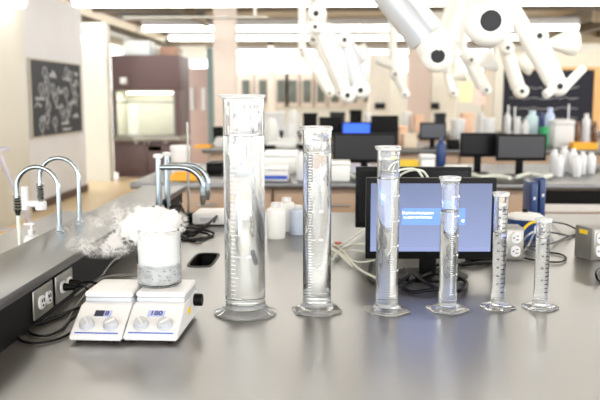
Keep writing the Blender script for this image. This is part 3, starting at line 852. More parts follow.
# ---------------- white power supply box and black cables
a = at(192, 226, Z=TZ); b = at(262, 226, Z=TZ)
pb = thing('power_supply', (a.x, a.y, TZ), 'flat white power supply box behind the widest cylinder', 'power supply')
MB().box((0, 0, .004), (b.x - a.x, .16, .045), .008).build('case', WHITE, pb)
MB().box((.03, -.002, .018), (.10, .0005, .032)).build('label_plate', KNOB, pb, False)
for x in (.02, b.x - a.x - .02):
    for y in (.02, .14): MB().cyl((x, y, 0), (x, y, .005), .008, n=10).build('foot', RUB, pb)
cord('black_cable', [T(214, 222, .05), T(217, 216, .055), T(208, 224, .05), T(196, 234, .02), T(184, 237), T(178, 233), T(186, 228), T(204, 230, .02), T(214, 234, .006), T(203, 238), T(184, 240), T(178, 236), T(184, 231), T(205, 233, .01), T(212, 237)], .004, RUB, 'coiled black cord in front of the white power supply')
cord('black_cable', [T(176, 232), T(170, 226, .02), T(166, 214, .06), T(172, 206, .09), T(181, 207, .09), T(184, 214, .05), T(178, 224, .02), T(180, 232, .006), T(194, 236, .006)], .0035, RUB, 'black cord looping upward behind the gas taps')
cord('black_cable', [T(178, 229), T(186, 233, .01), T(199, 230, .012), T(207, 225, .008), T(200, 221, .006), T(186, 222, .008), T(177, 228, .006), T(182, 236, .006), T(197, 241, .005), T(209, 236, .005)], .004, RUB, 'thick black cord coil beside the support stand')
tag(MB().box((0, 0, 0), (.055, .04, .035), .006).build('power_adapter', BLACK, loc=(T(188, 226)[0] - .02, T(188, 222)[1], TZ + .001)), 'small black power adapter among the coiled cords', 'adapter')


# ---------------- monitors
SCR = None
def monitor(x, y, z, W, H, lab, rz=0, clear=.05, screen=None, name='monitor', bezel=BLACK, back=False, tilt=0, group='monitors on the far benches'):
    t = thing(name, (x, y, z), lab, 'monitor', group, rz)
    M = Matrix.Translation((0, 0, clear)) @ Matrix.Rotation(-tilt, 4, 'X')
    MB().box((-W / 2, 0, 0), (W / 2, .022, H), .003, M).box((-W * .3, .022, H * .15), (W * .3, .04, H * .8), .006, M).build('housing', bezel, t)
    if not back:
        s = MB().box((-W / 2 + .012, -.0012, .02), (W / 2 - .012, -.0001, H - .014), 0, M).build('screen', screen or mat('dark_screen', (12, 12, 14), .3, spec=.2), t, False)
    MB().box((-.022, .03, .006), (.022, .05, clear + H * .4), .004).build('stand_neck', BLACK, t)
    MB().lathe([(0, 0), (.3, 0), (.3, .03), (.28, .05), (0, .06)], 32, Matrix.Translation((0, .035, 0)) @ Matrix.Diagonal((W * 1.05, .26, .13, 1))).build('stand_base', BLACK, t)
    return t, M


def screen_mat(name, top, bot, es, H):
    m = bpy.data.materials.new(name); m.use_nodes = True; nt = m.node_tree; b = nt.nodes['Principled BSDF']
    tc = nt.nodes.new('ShaderNodeTexCoord'); sp_ = nt.nodes.new('ShaderNodeSeparateXYZ'); mr = nt.nodes.new('ShaderNodeMapRange')
    mr.inputs[1].default_value = .05; mr.inputs[2].default_value = H
    mx = nt.nodes.new('ShaderNodeMix'); mx.data_type = 'RGBA'
    mx.inputs[6].default_value = srgb(bot) + (1,); mx.inputs[7].default_value = srgb(top) + (1,)
    nt.links.new(tc.outputs['Object'], sp_.inputs[0]); nt.links.new(sp_.outputs[2], mr.inputs[0]); nt.links.new(mr.outputs[0], mx.inputs[0])
    b.inputs['Base Color'].default_value = (.01, .01, .012, 1); b.inputs['Roughness'].default_value = .35
    nt.links.new(mx.outputs[2], b.inputs['Emission Color']); b.inputs['Emission Strength'].default_value = es
    MATS[name] = m
    return m


mp_ = at(434, 279, Z=TZ); MY = mp_.y
xl = at(366, 200, Y=MY).x; xr = at(497, 200, Y=MY).x
ztop = at(432, 178, Y=MY).z; zbot = at(432, 259, Y=MY).z
MW, MH = xr - xl, ztop - zbot; CL = zbot - TZ
mon, MM = monitor((xl + xr) / 2, MY, TZ, MW, MH, 'black monitor with a lit periwinkle desktop behind the middle cylinders', rz=.03, clear=CL, screen=screen_mat('desktop_glow', (84, 98, 140), (142, 156, 198), .46, .27), group=None)
scr = [o for o in bpy.data.objects if o.parent == mon and o.name.startswith('screen')][0]
scr['label'] = 'lit periwinkle screen'
def onscr(px, py): # local coords on the screen
    v = at(px, py, Y=MY); return (v.x - (xl + xr) / 2, v.z - TZ)
x0_, z1m = onscr(402, 208); x1_, z0m = onscr(465, 225)
win = MB().box((x0_, -.0024, z0m), (x1_, -.0013, z1m)).build('message_window', mat('window_blue', (10, 20, 60), .4, emit=(92, 130, 228), es=.75), scr, False)
TW = mat('text_white', (255, 255, 255), .5, emit=(240, 244, 255), es=1)
MB().box((x1_ - .008, -.0028, z0m + .008), (x1_ - .003, -.0025, z0m + .014)).build('icon', TW, win, False)
for txt, zf, sz in (('Dual download system', .72, .0086), ('to update download apps', .46, .0070)):
    M = Matrix.Translation((x0_ + .0405, -.0026, z0m + (z1m - z0m) * zf)) @ Matrix.Rotation(PI / 2, 4, 'X')
    numeral(txt, sz, TW, win, M)
x0_, z1m = onscr(372, 256.5); x1_, z0m = onscr(492, 253)
MB().box((-MW / 2 + .013, -.0022, CL + .0205), (MW / 2 - .013, -.0013, CL + .030)).build('taskbar', mat('taskbar_grey', (40, 44, 60), .4, emit=(112, 122, 160), es=.7), scr, False)
# back monitor
p = at(412, 240, Z=TZ); YB_ = p.y
xl2 = at(355.5, 200, Y=YB_).x; xr2 = at(471, 200, Y=YB_).x; zt2 = at(412, 167, Y=YB_).z; zb2 = at(412, 228, Y=YB_).z
monitor((xl2 + xr2) / 2, YB_, TZ, xr2 - xl2, zt2 - zb2, 'second black monitor standing right behind the lit monitor', clear=zb2 - TZ, group=None)

# cables around the monitor
for i, (pts, lab) in enumerate((([(352, 262), (340, 250), (331, 243), (344, 240), (360, 228), (370, 222)], 'pale cable rising toward the monitor left edge'),
                         ([(332, 244), (345, 252), (358, 264), (372, 272), (388, 278)], 'pale cable running down to the right under the monitor'),
                         ([(330, 250), (345, 247), (360, 247), (372, 249)], 'pale cable lying flat, middle of the tangle left of the monitor'),
                         ([(331, 238), (342, 246), (352, 256), (364, 258), (375, 256)], 'pale cable crossing the tangle left of the monitor'),
                         ([(333, 255), (338, 248), (346, 243), (358, 240), (372, 241)], 'thin pale cable at the top of the tangle'))):
    cord('pale_cable', [T(a_, b_ + 4, .006 + .014 * math.sin(j * 1.3 + i) ** 2) for j, (a_, b_) in enumerate(pts)], .0032 if i != 3 else .0024, MINT, lab, group='pale data cables')
for i, pts in enumerate(([(386, 182), (393, 173), (405, 169), (417, 170), (424, 180)], [(392, 184), (402, 174), (414, 170), (424, 172), (431, 184)])):
    cord('pale_cable', [tuple(at(a_, b_, Y=MY + .1 + .03 * i)) for a_, b_ in pts], .0032, MINT, ['pale cable arching over the monitor, nearer one', 'pale cable arching over the monitor, farther one'][i], group='pale data cables over the monitor')
tag(MB().box((-.012, -.008, 0), (.012, .008, .014), .003).build('connector', mat('connector_red', (200, 110, 90), .5), loc=T(338, 246, .0)), 'small red cable connector left of the monitor', 'connector')
for pts, lab in (([(470, 262), (455, 266), (440, 270), (425, 276), (410, 283), (402, 288), (412, 293), (430, 291), (450, 288)], 'black cord snaking under the right of the monitor'),
                 ([(372, 262), (368, 272), (372, 281), (385, 286), (398, 284), (408, 276), (404, 270)], 'black cord looping under the left of the monitor'),
                 ([(408, 270), (425, 283), (445, 292), (462, 291), (466, 283), (452, 277), (436, 276)], 'black cord coiled around the monitor stand base'),
                 ([(494, 262), (478, 264), (462, 266), (447, 264), (430, 268)], 'thick black cord along the monitor lower edge')):
    cord('black_cable', [T(a_, b_ - 1, .006 + .006 * (j % 2)) for j, (a_, b_) in enumerate(pts)], .0048, RUB, lab, group='black cords under the monitor')
tag(MB().box((0, 0, 0), (.09, .035, .026), .005).build('power_strip', BLACK, loc=(T(466, 262)[0], T(466, 262)[1], TZ + .001)), 'black power strip under the lower right monitor edge', 'power strip')


# ---------------- pedestal outlet boxes
def pedestal(px0, px1, pyb, H, lab, rz, sticker):
    a = at(px0, pyb, Z=TZ); b = at(px1, pyb, Z=TZ); W = b.x - a.x
    t = thing('outlet_pedestal', ((a.x + b.x) / 2, a.y, TZ), lab, 'outlet box', 'steel outlet pedestals', rz)
    MB().box((-W / 2, 0, 0), (W / 2, .075, H), .004).build('box', mat('pedestal_steel', (128, 127, 123), .4, .4), t)
    MB().box((-W / 2 + .004, -.003, .006), (W / 2 - .004, -.0002, H - .006), .001).build('face_plate', STEEL, t)
    M = Matrix.Translation((W * .22, .0, H / 2)) @ Matrix.Rotation(PI / 2, 4, 'Y')
    outlet_face(t, M)
    M = Matrix.Translation((-W * .22, .0, H / 2)) @ Matrix.Rotation(PI / 2, 4, 'Y')
    outlet_face(t, M)
    if sticker: MB().box((-W / 2 - .0008, .02, H - .022), (-W / 2 - .0001, .055, H - .010)).build('label_sticker', YEL, t, False)


pedestal(493, 523, 260, .094, 'steel outlet box behind the narrow dark-scaled cylinder', 0.0, False)
pedestal(588, 619, 260, .096, 'steel outlet box with a yellow sticker at the right edge', .38, True)
for pts, lab in (([(524, 246), (534, 250), (545, 252), (560, 254), (566, 258), (560, 262), (540, 261), (524, 258)], 'black cord looping right from the middle outlet box'),
                 ([(524, 247), (540, 246), (556, 242), (570, 236), (584, 232)], 'black cord stretched between the two outlet boxes'),
                 ([(552, 222), (565, 224), (576, 229), (584, 233)], 'thin cord curving toward the right outlet box'),
                 ([(548, 232), (560, 234), (572, 236), (584, 235)], 'grey cord just behind the shortest cylinder'),
                 ([(600, 268), (596, 272), (598, 280), (606, 284)], 'black cord end at the right edge of the bench')):
    cord('black_cable', [T(a_, b_, .005 + (.02 if j in (1,) else 0)) for j, (a_, b_) in enumerate(pts)], .0028, RUB, lab, group='cords by the outlet boxes')
cord('thin_cable', [T(524, 240, .02), T(527, 236, .05), T(534, 232, .06), T(529, 244, .02), T(525, 250, .01)], .003, KNOB, 'white cable loop beside the middle outlet box')
# blue tub with white lid and yellow strap
p = at(524, 238, Z=TZ)
bt = thing('storage_tub', (p.x, p.y, TZ), 'round blue tub with a white lid and yellow strap', 'tub')
MB().lathe([(0, 0), (.052, 0), (.056, .004), (.060, .066), (.058, .068), (0, .068)], 40).build('body', BLUE, bt)
MB().lathe([(0, .0682), (.061, .0682), (.062, .074), (.050, .082), (.015, .088), (0, .088)], 40).build('lid', WHITE, bt)
MB().lathe([(0, .088), (.009, .088), (.009, .098), (0, .1)], 16).build('lid_knob', BLACK, bt)
MB().box((-.0125, -.062, .025), (.0125, -.0575, .05), .001, Matrix.Translation((.03, .006, 0))).build('label_sticker', WHITE, bt, False)
MB().tube([(-.028, -.062, .022), (-.016, -.066, .045), (.004, -.066, .062), (.03, -.062, .066), (.056, -.035, .070)], .0045, 8).build('strap', YEL, bt)
# two blue wash bottles / binders standing behind
for px0, px1, pyt, Yd, lab in ((530, 538, 182, 2.95, 'shorter blue plastic holder behind the blue tub'), (538.5, 546, 178, 3.0, 'taller blue plastic holder behind the blue tub')):
    a = at(px0, 205, Y=Yd); b = at(px1, 205, Y=Yd); zt = at(px0, pyt, Y=Yd).z
    t = thing('binder', (a.x, Yd, TZ), lab, 'binder', 'blue holders at the back of the bench')
    MB().box((0, 0, 0.001), (b.x - a.x - .001, .12, zt - TZ), .008, seg=3).build('cover', BLUE, t)
    MB().box((.012, -.0012, (zt - TZ) * .55), (.02, .0, (zt - TZ) * .62)).build('label_sticker', WHITE, t, False)

# ================================================================== STUFF ON THE FAR BENCHES
def seat(px, py0, Y, zsurf=.9):
    """x at pixel column for depth Y"""
    return at(px, 150, Y=Y).x


def cont(px0, px1, pyt, Y, lab, m, kind='tub', cat='tub', group=None, dep=None, z=TZ, lidm=None):
    """box, tray or tub seen between px0 and px1 with its top at pyt, standing on the bench at depth Y"""
    a = at(px0, pyt, Y=Y); b = at(px1, pyt, Y=Y); W = b.x - a.x; H = max(a.z - z, .02); dep = dep or W
    if kind == 'box':
        t = thing('storage_box', (a.x, Y, z), lab, cat, group)
        MB().box((0, 0, 0), (W, dep, H * .82), .006).build('body', m, t)
        MB().box((-.004, -.004, H * .82 + .0005), (W + .004, dep + .004, H), .006).build('lid', lidm or m, t)
    elif kind == 'tray':
        t = thing('tray', (a.x, Y, z), lab, cat, group)
        q = MB().box((0, 0, 0), (W, dep, .006)).box((0, 0, .006), (W, .008, H)).box((0, dep - .008, .006), (W, dep, H)).box((0, .008, .006), (.008, dep - .008, H)).box((W - .008, .008, .006), (W, dep - .008, H))
        q.build('body', m, t, False)
    elif kind == 'tub':
        t = thing('plastic_tub', (a.x + W / 2, Y + W / 2, z), lab, cat, group)
        MB().lathe([(0, 0), (W * .44, 0), (W * .46, .006), (W * .5, H * .85), (0, H * .85)], 28).build('body', m, t)
        MB().lathe([(0, H * .851), (W * .52, H * .851), (W * .52, H * .96), (W * .48, H), (0, H)], 28).build('lid', lidm or m, t)
    elif kind == 'bottle':
        t = bottle(a.x + W / 2, Y + W / 2, z, W / 2, H, lab, m, lidm or m, group, cat)
    elif kind == 'cover':
        t = thing('microscope', (a.x + W / 2, Y + W / 2, z), lab, cat, group)
        MB().lathe([(0, 0), (W * .5, 0), (W * .5, .02), (W * .42, H * .45), (W * .34, H * .78), (W * .22, H * .95), (0, H)], 14, None, rf=lambda i, a_, r, zz: (r * (1 + .08 * math.sin(5 * a_ + i)), zz)).build('dust_cover', m, t)
        MB().box((-W * .56, -W * .4, 0), (W * .56, W * .4, .018), .004).build('base', BLACK, t)
    return t


WB = 'white things on the second bench'
# second bench
Yn = Y2
cont(168.5, 188, 146, Yn + .35, 'large white lidded tub at the left end of the second bench', WHITE, 'tub', 'tub')
cont(170, 196, 175, Yn + .12, 'yellow orange tray in front of the white tub', ORG, 'tray', 'tray', dep=.2)
t = cont(263, 288, 168, Yn + .1, 'white box with a blue stripe beside the widest cylinder', WHITE, 'box', 'box', dep=.2)
MB().box((0.0, -.0022, .012), (.135, -.0004, .032)).build('blue_stripe', BLUE2, t, False)
cont(263, 296, 153, Yn + .55, 'wide white covered instrument between the first two cylinders', HDPE, 'box', 'box', dep=.3)
cont(296, 305, 152, Yn + .15, 'white bottle left of the second cylinder', WHITE, 'bottle', 'bottle')
cont(234, 246, 160, Yn + .3, 'small white bottle seen through the widest cylinder', WHITE, 'bottle', 'bottle')
cont(309, 326, 160, Yn + .3, 'white box seen through the second cylinder', HDPE, 'box', 'box', dep=.2)
def mon_at(px0, px1, pt, pb, Y, lab, z=TZ, screen=None, back=False, bezel=BLACK):
    a = at(px0, pt, Y=Y); b = at(px1, pb, Y=Y)
    H = a.z - b.z; cl = max(b.z - z, .015)
    return monitor((a.x + b.x) / 2, Y, z, b.x - a.x, H, lab, clear=cl, screen=screen, back=back, bezel=bezel)
GS = mat('grey_screen', (60, 60, 64), .35, spec=.3)
mon_at(333, 396, 133, 163, Yn + .45, 'dark monitor on the second bench right of the second cylinder', screen=mat('charcoal_screen', (34, 34, 37), .4, spec=.3))
mon_at(497, 546, 134, 161, Yn + .45, 'grey screened monitor on the second bench behind the blue holders', screen=GS)
mon_at(461, 497, 133, 157, Yn + .6, 'black monitor on the second bench left of the grey screened one')
cont(394, 419, 161, Yn + .5, 'long yellow tray on the second bench behind the lit monitor', YEL, 'tray', 'tray', dep=.12)
cont(421, 435, 155, Yn + .45, 'small white device between the yellow tray and the blue bottle', WHITE, 'box', 'box', dep=.1)
bottle(*at(441, 150, Y=Yn + .55).xy, TZ, .03, at(441, 139, Y=Yn + .55).z - TZ, 'blue bottle with white label on the second bench', BLUE, BLUE)
for i, (px, pt, dy, wd, lab) in enumerate(((556, 150, .55, 9, 'leftmost of the white bottles on the right of the second bench'), (566, 147, .65, 9, 'tallest white bottle on the right of the second bench'), (575, 149, .6, 8, 'third white bottle from the left in the right cluster'),
                                        (584, 152, .55, 8, 'fourth white bottle from the left in the right cluster'), (593, 153, .6, 9, 'white bottle at the right edge of the second bench'), (561, 155, .4, 8, 'short white bottle in front of the right cluster'), (579, 156, .4, 8, 'short white bottle right front of the right cluster'))):
    cont(px - wd / 2, px + wd / 2, pt, Yn + dy, lab, WHITE, 'bottle', 'bottle', 'white bottles on the right of the second bench')
for i, (p_, lab) in enumerate((([(455, 177), (470, 174), (482, 177), (495, 176), (510, 178)], 'white cables below the black monitor'), ([(330, 177), (345, 174), (360, 178), (378, 175), (392, 177)], 'white cables below the dark monitor'), ([(517, 177), (530, 174), (545, 177), (552, 175)], 'white cables below the grey screened monitor'),
                        ([(582, 170), (588, 164), (594, 170), (600, 165), (606, 170)], 'grey wires at the right edge of the second bench'))):
    cord('pale_cable', [T(a_, b_, .02) for a_, b_ in p_], .011, MINT if i < 3 else GREYC, lab)
cont(448, 470, 167, Yn + .35, 'white keyboard tray left of the black monitor stand', HDPE, 'box', 'box', dep=.14)
cont(331, 350, 162, Yn + .12, 'white flat device under the dark monitor', HDPE, 'box', 'box', dep=.16)
# third bench
Yk = Y3
mon_at(342, 371, 122, 138, Yk + .5, 'far monitor showing a blue and purple picture', screen=mat('blue_picture', (10, 20, 60), .3, emit=(40, 90, 220), es=.8))
s_ = [o for o in bpy.data.objects if o.name.startswith('screen')][-1]
MB().box((.0, -.004, .05), (.06, -.0014, .09)).build('picture_patch', mat('purple_patch', (60, 20, 80), .4, emit=(130, 60, 190), es=.8), s_, False)
mon_at(371, 398, 117, 147, Yk + .4, 'black monitor right of the blue picture monitor', back=True)
mon_at(319, 341, 117, 136, Yk + .6, 'black monitor left of the blue picture monitor', back=True)
mon_at(420, 446, 122.5, 140, Yk + .4, 'slate grey monitor on the third bench near the rose column', screen=mat('slate_screen', (84, 88, 98), .4))
cont(399.5, 408, 126, Yk + .4, 'peach cardboard box on the third bench', PEACH, 'box', 'box', dep=.15)
cont(404, 417, 134, Yk + .25, 'cream box in front of the peach box', mat('cream_card', (236, 220, 196), .6), 'box', 'box', dep=.15)
cont(484, 496, 118, Yk + .5, 'white tub on the third bench under the cream post', WHITE, 'tub', 'tub')
cont(452, 466, 119, Yk + .6, 'white canister right of the slate monitor', WHITE, 'tub', 'tub')
cont(515, 523, 117, Yk + .4, 'white jug left of the blue bottle on the third bench', WHITE, 'bottle', 'bottle')
cont(523, 530, 120, Yk + .35, 'white jug touching the blue bottle on the third bench', WHITE, 'bottle', 'bottle')
cont(528, 540, 111, Yk + .55, 'round glass flask shaped bottle on the third bench', mat('pale_teal', (196, 220, 226), .3), 'bottle', 'bottle')
cont(537, 547, 113, Yk + .7, 'tall blue bottle on the third bench', BLUE, 'bottle', 'bottle')
cont(541, 550, 127, Yk + .3, 'green tub on the third bench', GRN, 'tub', 'tub')
cont(547, 556, 108, Yk + .6, 'pale blue wash bottle in front of the navy board', mat('pale_blue', (190, 206, 236), .3), 'bottle', 'bottle')
cont(555, 575, 120, Yk + .35, 'square white box in front of the navy board', WHITE, 'box', 'box', dep=.2)
cont(574, 598, 143, Yk + .15, 'orange tray on the third bench at right', ORG, 'tray', 'tray', dep=.15)
cont(584, 592, 114, Yk + .5, 'small white bottle at the right edge before the board', WHITE, 'bottle', 'bottle')
cont(194, 210, 158, Yk + .2, 'orange tray seen left of the widest cylinder', ORG, 'tray', 'tray', dep=.2, z=.9 - .0)
for px, pt, lab in ((508.5, 105, 'left thin white rod standing before the navy board'), (515, 107, 'right thin white rod standing before the navy board'), (569, 104, 'thin pale rod right of the pale blue bottle')):
    dy = .68 if px > 560 else .5
    p = at(px, pt, Y=Yk + dy)
    t = thing('support_stand', (p.x, Yk + dy, TZ), lab, 'stand', 'thin rods on the third bench')
    MB().box((-.025, -.04, 0), (.025, .04, .012)).build('stand_base', WHITE, t); MB().cyl((0, 0, .012), (0, 0, p.z - TZ), .008, n=10).build('rod', WHITE, t)
for i, (a_, b_, pt, dy, kd, m_, lab) in enumerate(((262, 280, 118, .5, 'cover', HDPE, 'white covered microscope at the left of the third bench'), (281, 299, 124, .4, 'cover', WHITE, 'white covered microscope in the middle of the third bench'),
                                           (232, 258, 131, .3, 'box', WHITE, 'white box seen behind the widest cylinder on the third bench'), (266, 296, 139, .15, 'box', HDPE, 'low white box in front of the covered microscopes'),
                                           (300, 318, 128, .4, 'cover', HDPE, 'white covered microscope behind the second cylinder'), (212, 226, 137, .4, 'cover', WHITE, 'white covered microscope left of the widest cylinder'))):
    cont(a_, b_, pt, Yk + dy, lab, m_, kd, 'microscope' if kd == 'cover' else 'box', 'white things on the third bench', dep=.14)
# fourth bench
for i, (a_, b_, pt, m_, kd, lab) in enumerate(((240, 256, 108, HDPE, 'cover', 'far white covered microscope, leftmost on the fourth bench'), (264, 284, 112, WHITE, 'box', 'far white box on the fourth bench'), (286, 300, 109, HDPE, 'cover', 'far white covered microscope above the microscopes of the third bench'),
                                        (330, 345, 112, DGREY, 'box', 'far dark box behind the black monitors'), (402, 412, 112, HDPE, 'tub', 'far white tub near the rose column'), (462, 474, 113, PEACH, 'box', 'far peach box behind the white canister'),
                                        (478, 486, 112, WHITE, 'bottle', 'far white bottle left of the cream post'))):
    cont(a_, b_, pt, Y4 + .4, lab, m_, kd, {'cover': 'microscope', 'box': 'box', 'tub': 'tub', 'bottle': 'bottle'}[kd], 'things on the fourth bench')


BK = BLACK
for (a_, b_, pt, Y_, m_, kd, ct, dep, lab) in (
    (263, 275, 146, Yk + .02, BK, 'box', 'box', .1, 'low black instrument at the front of the third bench, left of the white boxes'),
    (276, 292, 131, Yk + .95, DGREY, 'box', 'box', .2, 'dark grey instrument behind the covered microscopes of the third bench'),
    (299, 312, 145, Yk + .08, BK, 'box', 'box', .12, 'low black box behind the second cylinder on the third bench'),
    (213, 222, 127, Yk + .9, BK, 'box', 'box', .2, 'black upright instrument left of the widest cylinder on the third bench'),
    (448, 460, 140, Yk + .1, BK, 'box', 'box', .12, 'small black box right of the slate grey monitor'),
    (466, 483, 135, Yk + .2, HDPE, 'box', 'box', .2, 'white low box right of the white canister'),
    (499, 507, 133, Yk + .1, BK, 'box', 'box', .12, 'small black box under the left white rods'),
    (576, 582, 121, Yk + .45, mat('brown_glass', (110, 74, 50), .2), 'bottle', 'bottle', None, 'brown glass bottle right of the square white box'),
    (593, 599, 122, Yk + .5, mat('brown_glass', (110, 74, 50), .2), 'bottle', 'bottle', None, 'brown glass bottle at the right edge of the third bench'),
    (246, 262, 167, Yn + .8, DGREY, 'box', 'box', .2, 'dark grey box at the back of the second bench behind the widest cylinder'),
    (206, 222, 163, Yn + .5, BK, 'box', 'box', .25, 'black box on the second bench left of the widest cylinder'),
    (350, 362, 110, Y4 + .4, BK, 'box', 'box', .2, 'far black box above the blue picture monitor'),
    (303, 317, 113, Y4 + .5, BK, 'box', 'box', .2, 'far black box behind the second cylinder'),
    (364, 371, 113, Y4 + .3, WHITE, 'tub', 'tub', None, 'far small white tub beside the cream pier'),
    (436, 446, 113, Y4 + .3, DGREY, 'box', 'box', .2, 'far dark box before the cream column'),
    (415, 424, 115, Y4 + .3, PEACH, 'box', 'box', .2, 'far peach box before the rose column'),
    (505, 512, 113, Y4 + .3, WHITE, 'bottle', 'bottle', None, 'far white bottle before the left edge of the navy board')):
    cont(a_, b_, pt, Y_, lab, m_, kd, ct, 'clutter on the far benches', dep=dep)
# more services under the ceiling at upper left
for (x_, y0_, y1_, z_, r_, m_, lab) in ((-4.25, 13.0, 22, 3.05, .13, BROWN, 'brown round duct running away above the hood'), (-3.0, 12.9, 25, 3.16, .06, DGREY, 'dark grey pipe running away, right of the brown duct'), (-2.2, 12.9, 25, 3.16, .05, BROWN, 'slim brown pipe running away near the second light row')):
    tag(MB().cyl((x_, y0_, z_), (x_, y1_, z_), r_).cyl((x_, y0_ + 1, z_), (x_, y0_ + 1, 3.3), .02, n=8).cyl((x_, y1_ - 1, z_), (x_, y1_ - 1, 3.3), .02, n=8).build('air_duct', m_), lab, 'duct')
tag(MB().box((-4.0, 14.8, 2.82), (-2.35, 15.1, 3.0), 0.02).box((-3.8, 14.9, 3.0), (-3.75, 14.95, 3.3)).box((-2.6, 14.9, 3.0), (-2.55, 14.95, 3.3)).build('air_duct', mat('duct_grey', (110, 108, 102), .5, .3)), 'grey cross duct above the fume hood', 'duct')
# notices on the partition left of the navy board
for px, py, w_, h_, m_, lab in ((466, 92, .22, .34, mat('paper_cream', (250, 238, 190), .7), 'cream paper poster on the partition, left'), (480, 96, .2, .28, mat('paper_pink', (244, 214, 204), .7), 'pink paper poster on the partition near the cream post')):
    p = at(px, py, Y=13.49)
    tag(MB().box((p.x - w_ / 2, 13.492, p.z - h_ / 2), (p.x + w_ / 2, 13.4995, p.z + h_ / 2)).build('poster', m_, sm=False), lab, 'poster')

# ================================================================== EXTRACTION ARMS
def arm(label, segs, joints, r, mount):
    """segs: ((px,py,Y),(px,py,Y),radius factor,kind)  joints: (px,py,Y,factor)"""
    o = at(mount[0], mount[1], Y=mount[2])
    t = thing('extraction_arm', (o.x, o.y, 3.3), label, 'extraction arm', 'white fume extraction arms')
    off = Vector((o.x, o.y, 3.3))
    MB().cyl(Vector((0, 0, 0)), o - off, r * .8).cyl((0, 0, 0), (0, 0, -.05), r * 1.6).build('ceiling_mount', ARMW, t)
    for (a, b, f, k) in segs:
        A_, B_ = at(a[0], a[1], Y=a[2]) - off, at(b[0], b[1], Y=b[2]) - off
        if k == 'cone':
            d = (B_ - A_); L = d.length
            M = Matrix.Translation(A_) @ d.to_track_quat('Z', 'Y').to_matrix().to_4x4()
            R1 = r * f
            MB().lathe([(r * .5, 0), (r * .55, L * .3), (R1, L * .85), (R1 * 1.05, L), (R1 * .98, L), (R1 * .9, L * .85), (r * .45, L * .3), (r * .4, 0), (r * .5, 0)], 24, M).build('hood', ARMW, t)
        else:
            MB().cyl(A_, B_, r * f, n=24).build('tube', ARMG if k == 'g' else ARMW, t)
    for (px, py, Y, f) in joints:
        c = at(px, py, Y=Y) - off; R = r * f
        view = (at(px, py, Y=Y) - cam.location).normalized()
        ax = Vector((0, -1, 0))
        M = Matrix.Translation(c) @ Vector((-.08, -1, -.04)).normalized().to_track_quat('Z', 'Y').to_matrix().to_4x4()
        j = MB().lathe([(0, -R * .9), (R * .7, -R * .85), (R * .96, -R * .5), (R, 0), (R * .96, R * .5), (R * .72, R * .85), (R * .45, R * .95), (0, R * .95)], 28, M).build('elbow', ARMW, t)
        cr = .40 if Y < 4 else .27
        MB().lathe([(0, R * .951), (R * cr, R * .951), (R * (cr + .02), R * 1.0), (R * (cr - .02), R * 1.06), (0, R * 1.07)], 24, M).build('cap', DGREY, j)


arm('largest extraction arm elbow hanging at the top right, nearest of all', [((472, -70, 2.9), (489, 20, 2.65), 1.0, 'w'), ((540, -60, 3.1), (492, 18, 2.65), .8, 'w')], [(488, 22, 2.65, 1.25), (472, -75, 2.9, 1.2)], .064, (472, -70, 2.9))
arm('second largest extraction arm with silver tube, top centre right', [((362, -40, 3.3), (424, 40, 3.35), .95, 'g'), ((372, -45, 3.3), (440, 40, 3.4), .7, 'w'), ((478, -50, 3.8), (440, 50, 3.45), .6, 'w'), ((427, 35, 3.35), (440, 56, 3.35), 1.1, 'w')], [(437, 56, 3.35, 1.02), (362, -45, 3.3, 1.2)], .068, (362, -45, 3.3))
arm('extraction arm with forked end before the navy board', [((498, -15, 5), (553, 82, 5.0), .95, 'w'), ((538, 36, 5.05), (560, 86, 5.05), .85, 'w'), ((562, 90, 5), (583, 68, 5.1), .5, 'w'), ((559, 86, 4.95), (545, 95, 4.9), .5, 'w'), ((540, 44, 5.15), (574, 42, 5.2), 1.5, 'cone')], [(538, 36, 5, 1.1), (558, 86, 4.95, 1.15), (498, -15, 5, 1.1)], .056, (498, -15, 5))
arm('extraction arm left of the navy board top corner', [((500, 30, 6.2), (518, 88, 6.2), .95, 'w'), ((507, 48, 6.25), (521, 92, 6.2), .8, 'w'), ((509, 58, 6.3), (532, 62, 6.3), 1.8, 'cone')], [(507, 48, 6.15, 1.0), (521, 91, 6.15, 1.05), (500, 30, 6.2, .9)], .056, (500, 30, 6.2))
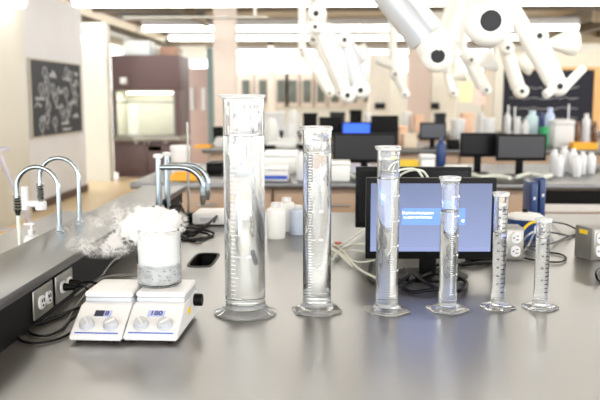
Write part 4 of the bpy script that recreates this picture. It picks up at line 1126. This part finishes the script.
arm('extraction arm above the white canister', [((462, 52, 8), (482, 88, 8.0), .9, 'w'), ((472, 60, 8), (487, 90, 8), .8, 'w'), ((474, 68, 8), (494, 60, 8), 2.0, 'cone')], [(471, 60, 7.95, 1.0), (486, 90, 7.95, 1.0)], .056, (462, 52, 8))
arm('small extraction arm against the cream column', [((446, 68, 9.6), (452, 92, 9.6), .9, 'w'), ((448, 80, 9.6), (462, 72, 9.6), 2.0, 'cone')], [(446, 68, 9.55, 1.0), (453, 93, 9.55, 1.1)], .056, (446, 68, 9.6))
arm('long extraction arm hanging at top centre with two end caps', [((317, 14, 5.5), (316, 27, 5.5), 1.2, 'w'), ((318, 26, 5.5), (346, 92, 5.5), .75, 'w'), ((326, 24, 5.55), (354, 88, 5.55), .55, 'w'), ((345, 40, 5.6), (361, 88, 5.5), 1.0, 'g'), ((347, 95, 5.5), (361, 90, 5.5), .8, 'w'), ((350, 45, 5.65), (366, 58, 5.7), 1.0, 'cone')],
    [(317, 14, 5.45, 1.2), (316, 27, 5.45, .9), (345, 40, 5.55, 1.0), (348, 95, 5.45, 1.05), (361, 90, 5.45, 1.1)], .056, (317, 0, 5.5))
arm('middle extraction arm behind the long one at top centre', [((314, 38, 7.4), (342, 92, 7.4), .8, 'w'), ((320, 36, 7.45), (349, 86, 7.4), .6, 'w'), ((345, 55, 7.4), (366, 50, 7.45), 1.1, 'cone')], [(314, 40, 7.35, 1.0), (340, 92, 7.35, .9)], .056, (314, 38, 7.4))
arm('far extraction arm left of the arm cluster at top centre', [((302, 50, 9.4), (328, 92, 9.4), .8, 'w'), ((315, 62, 9.4), (334, 90, 9.4), .7, 'w')], [(302, 50, 9.35, 1.0), (330, 93, 9.35, 1.0)], .056, (302, 50, 9.4))
arm('far extraction arm in front of the cream pier', [((392, 62, 7.6), (396, 76, 7.6), .8, 'w'), ((394, 74, 7.6), (407, 97, 7.6), .8, 'w'), ((376, 58, 7.6), (390, 64, 7.6), 1.0, 'w')], [(395, 74, 7.55, 1.0), (405, 95, 7.55, .8)], .05, (392, 62, 7.6))
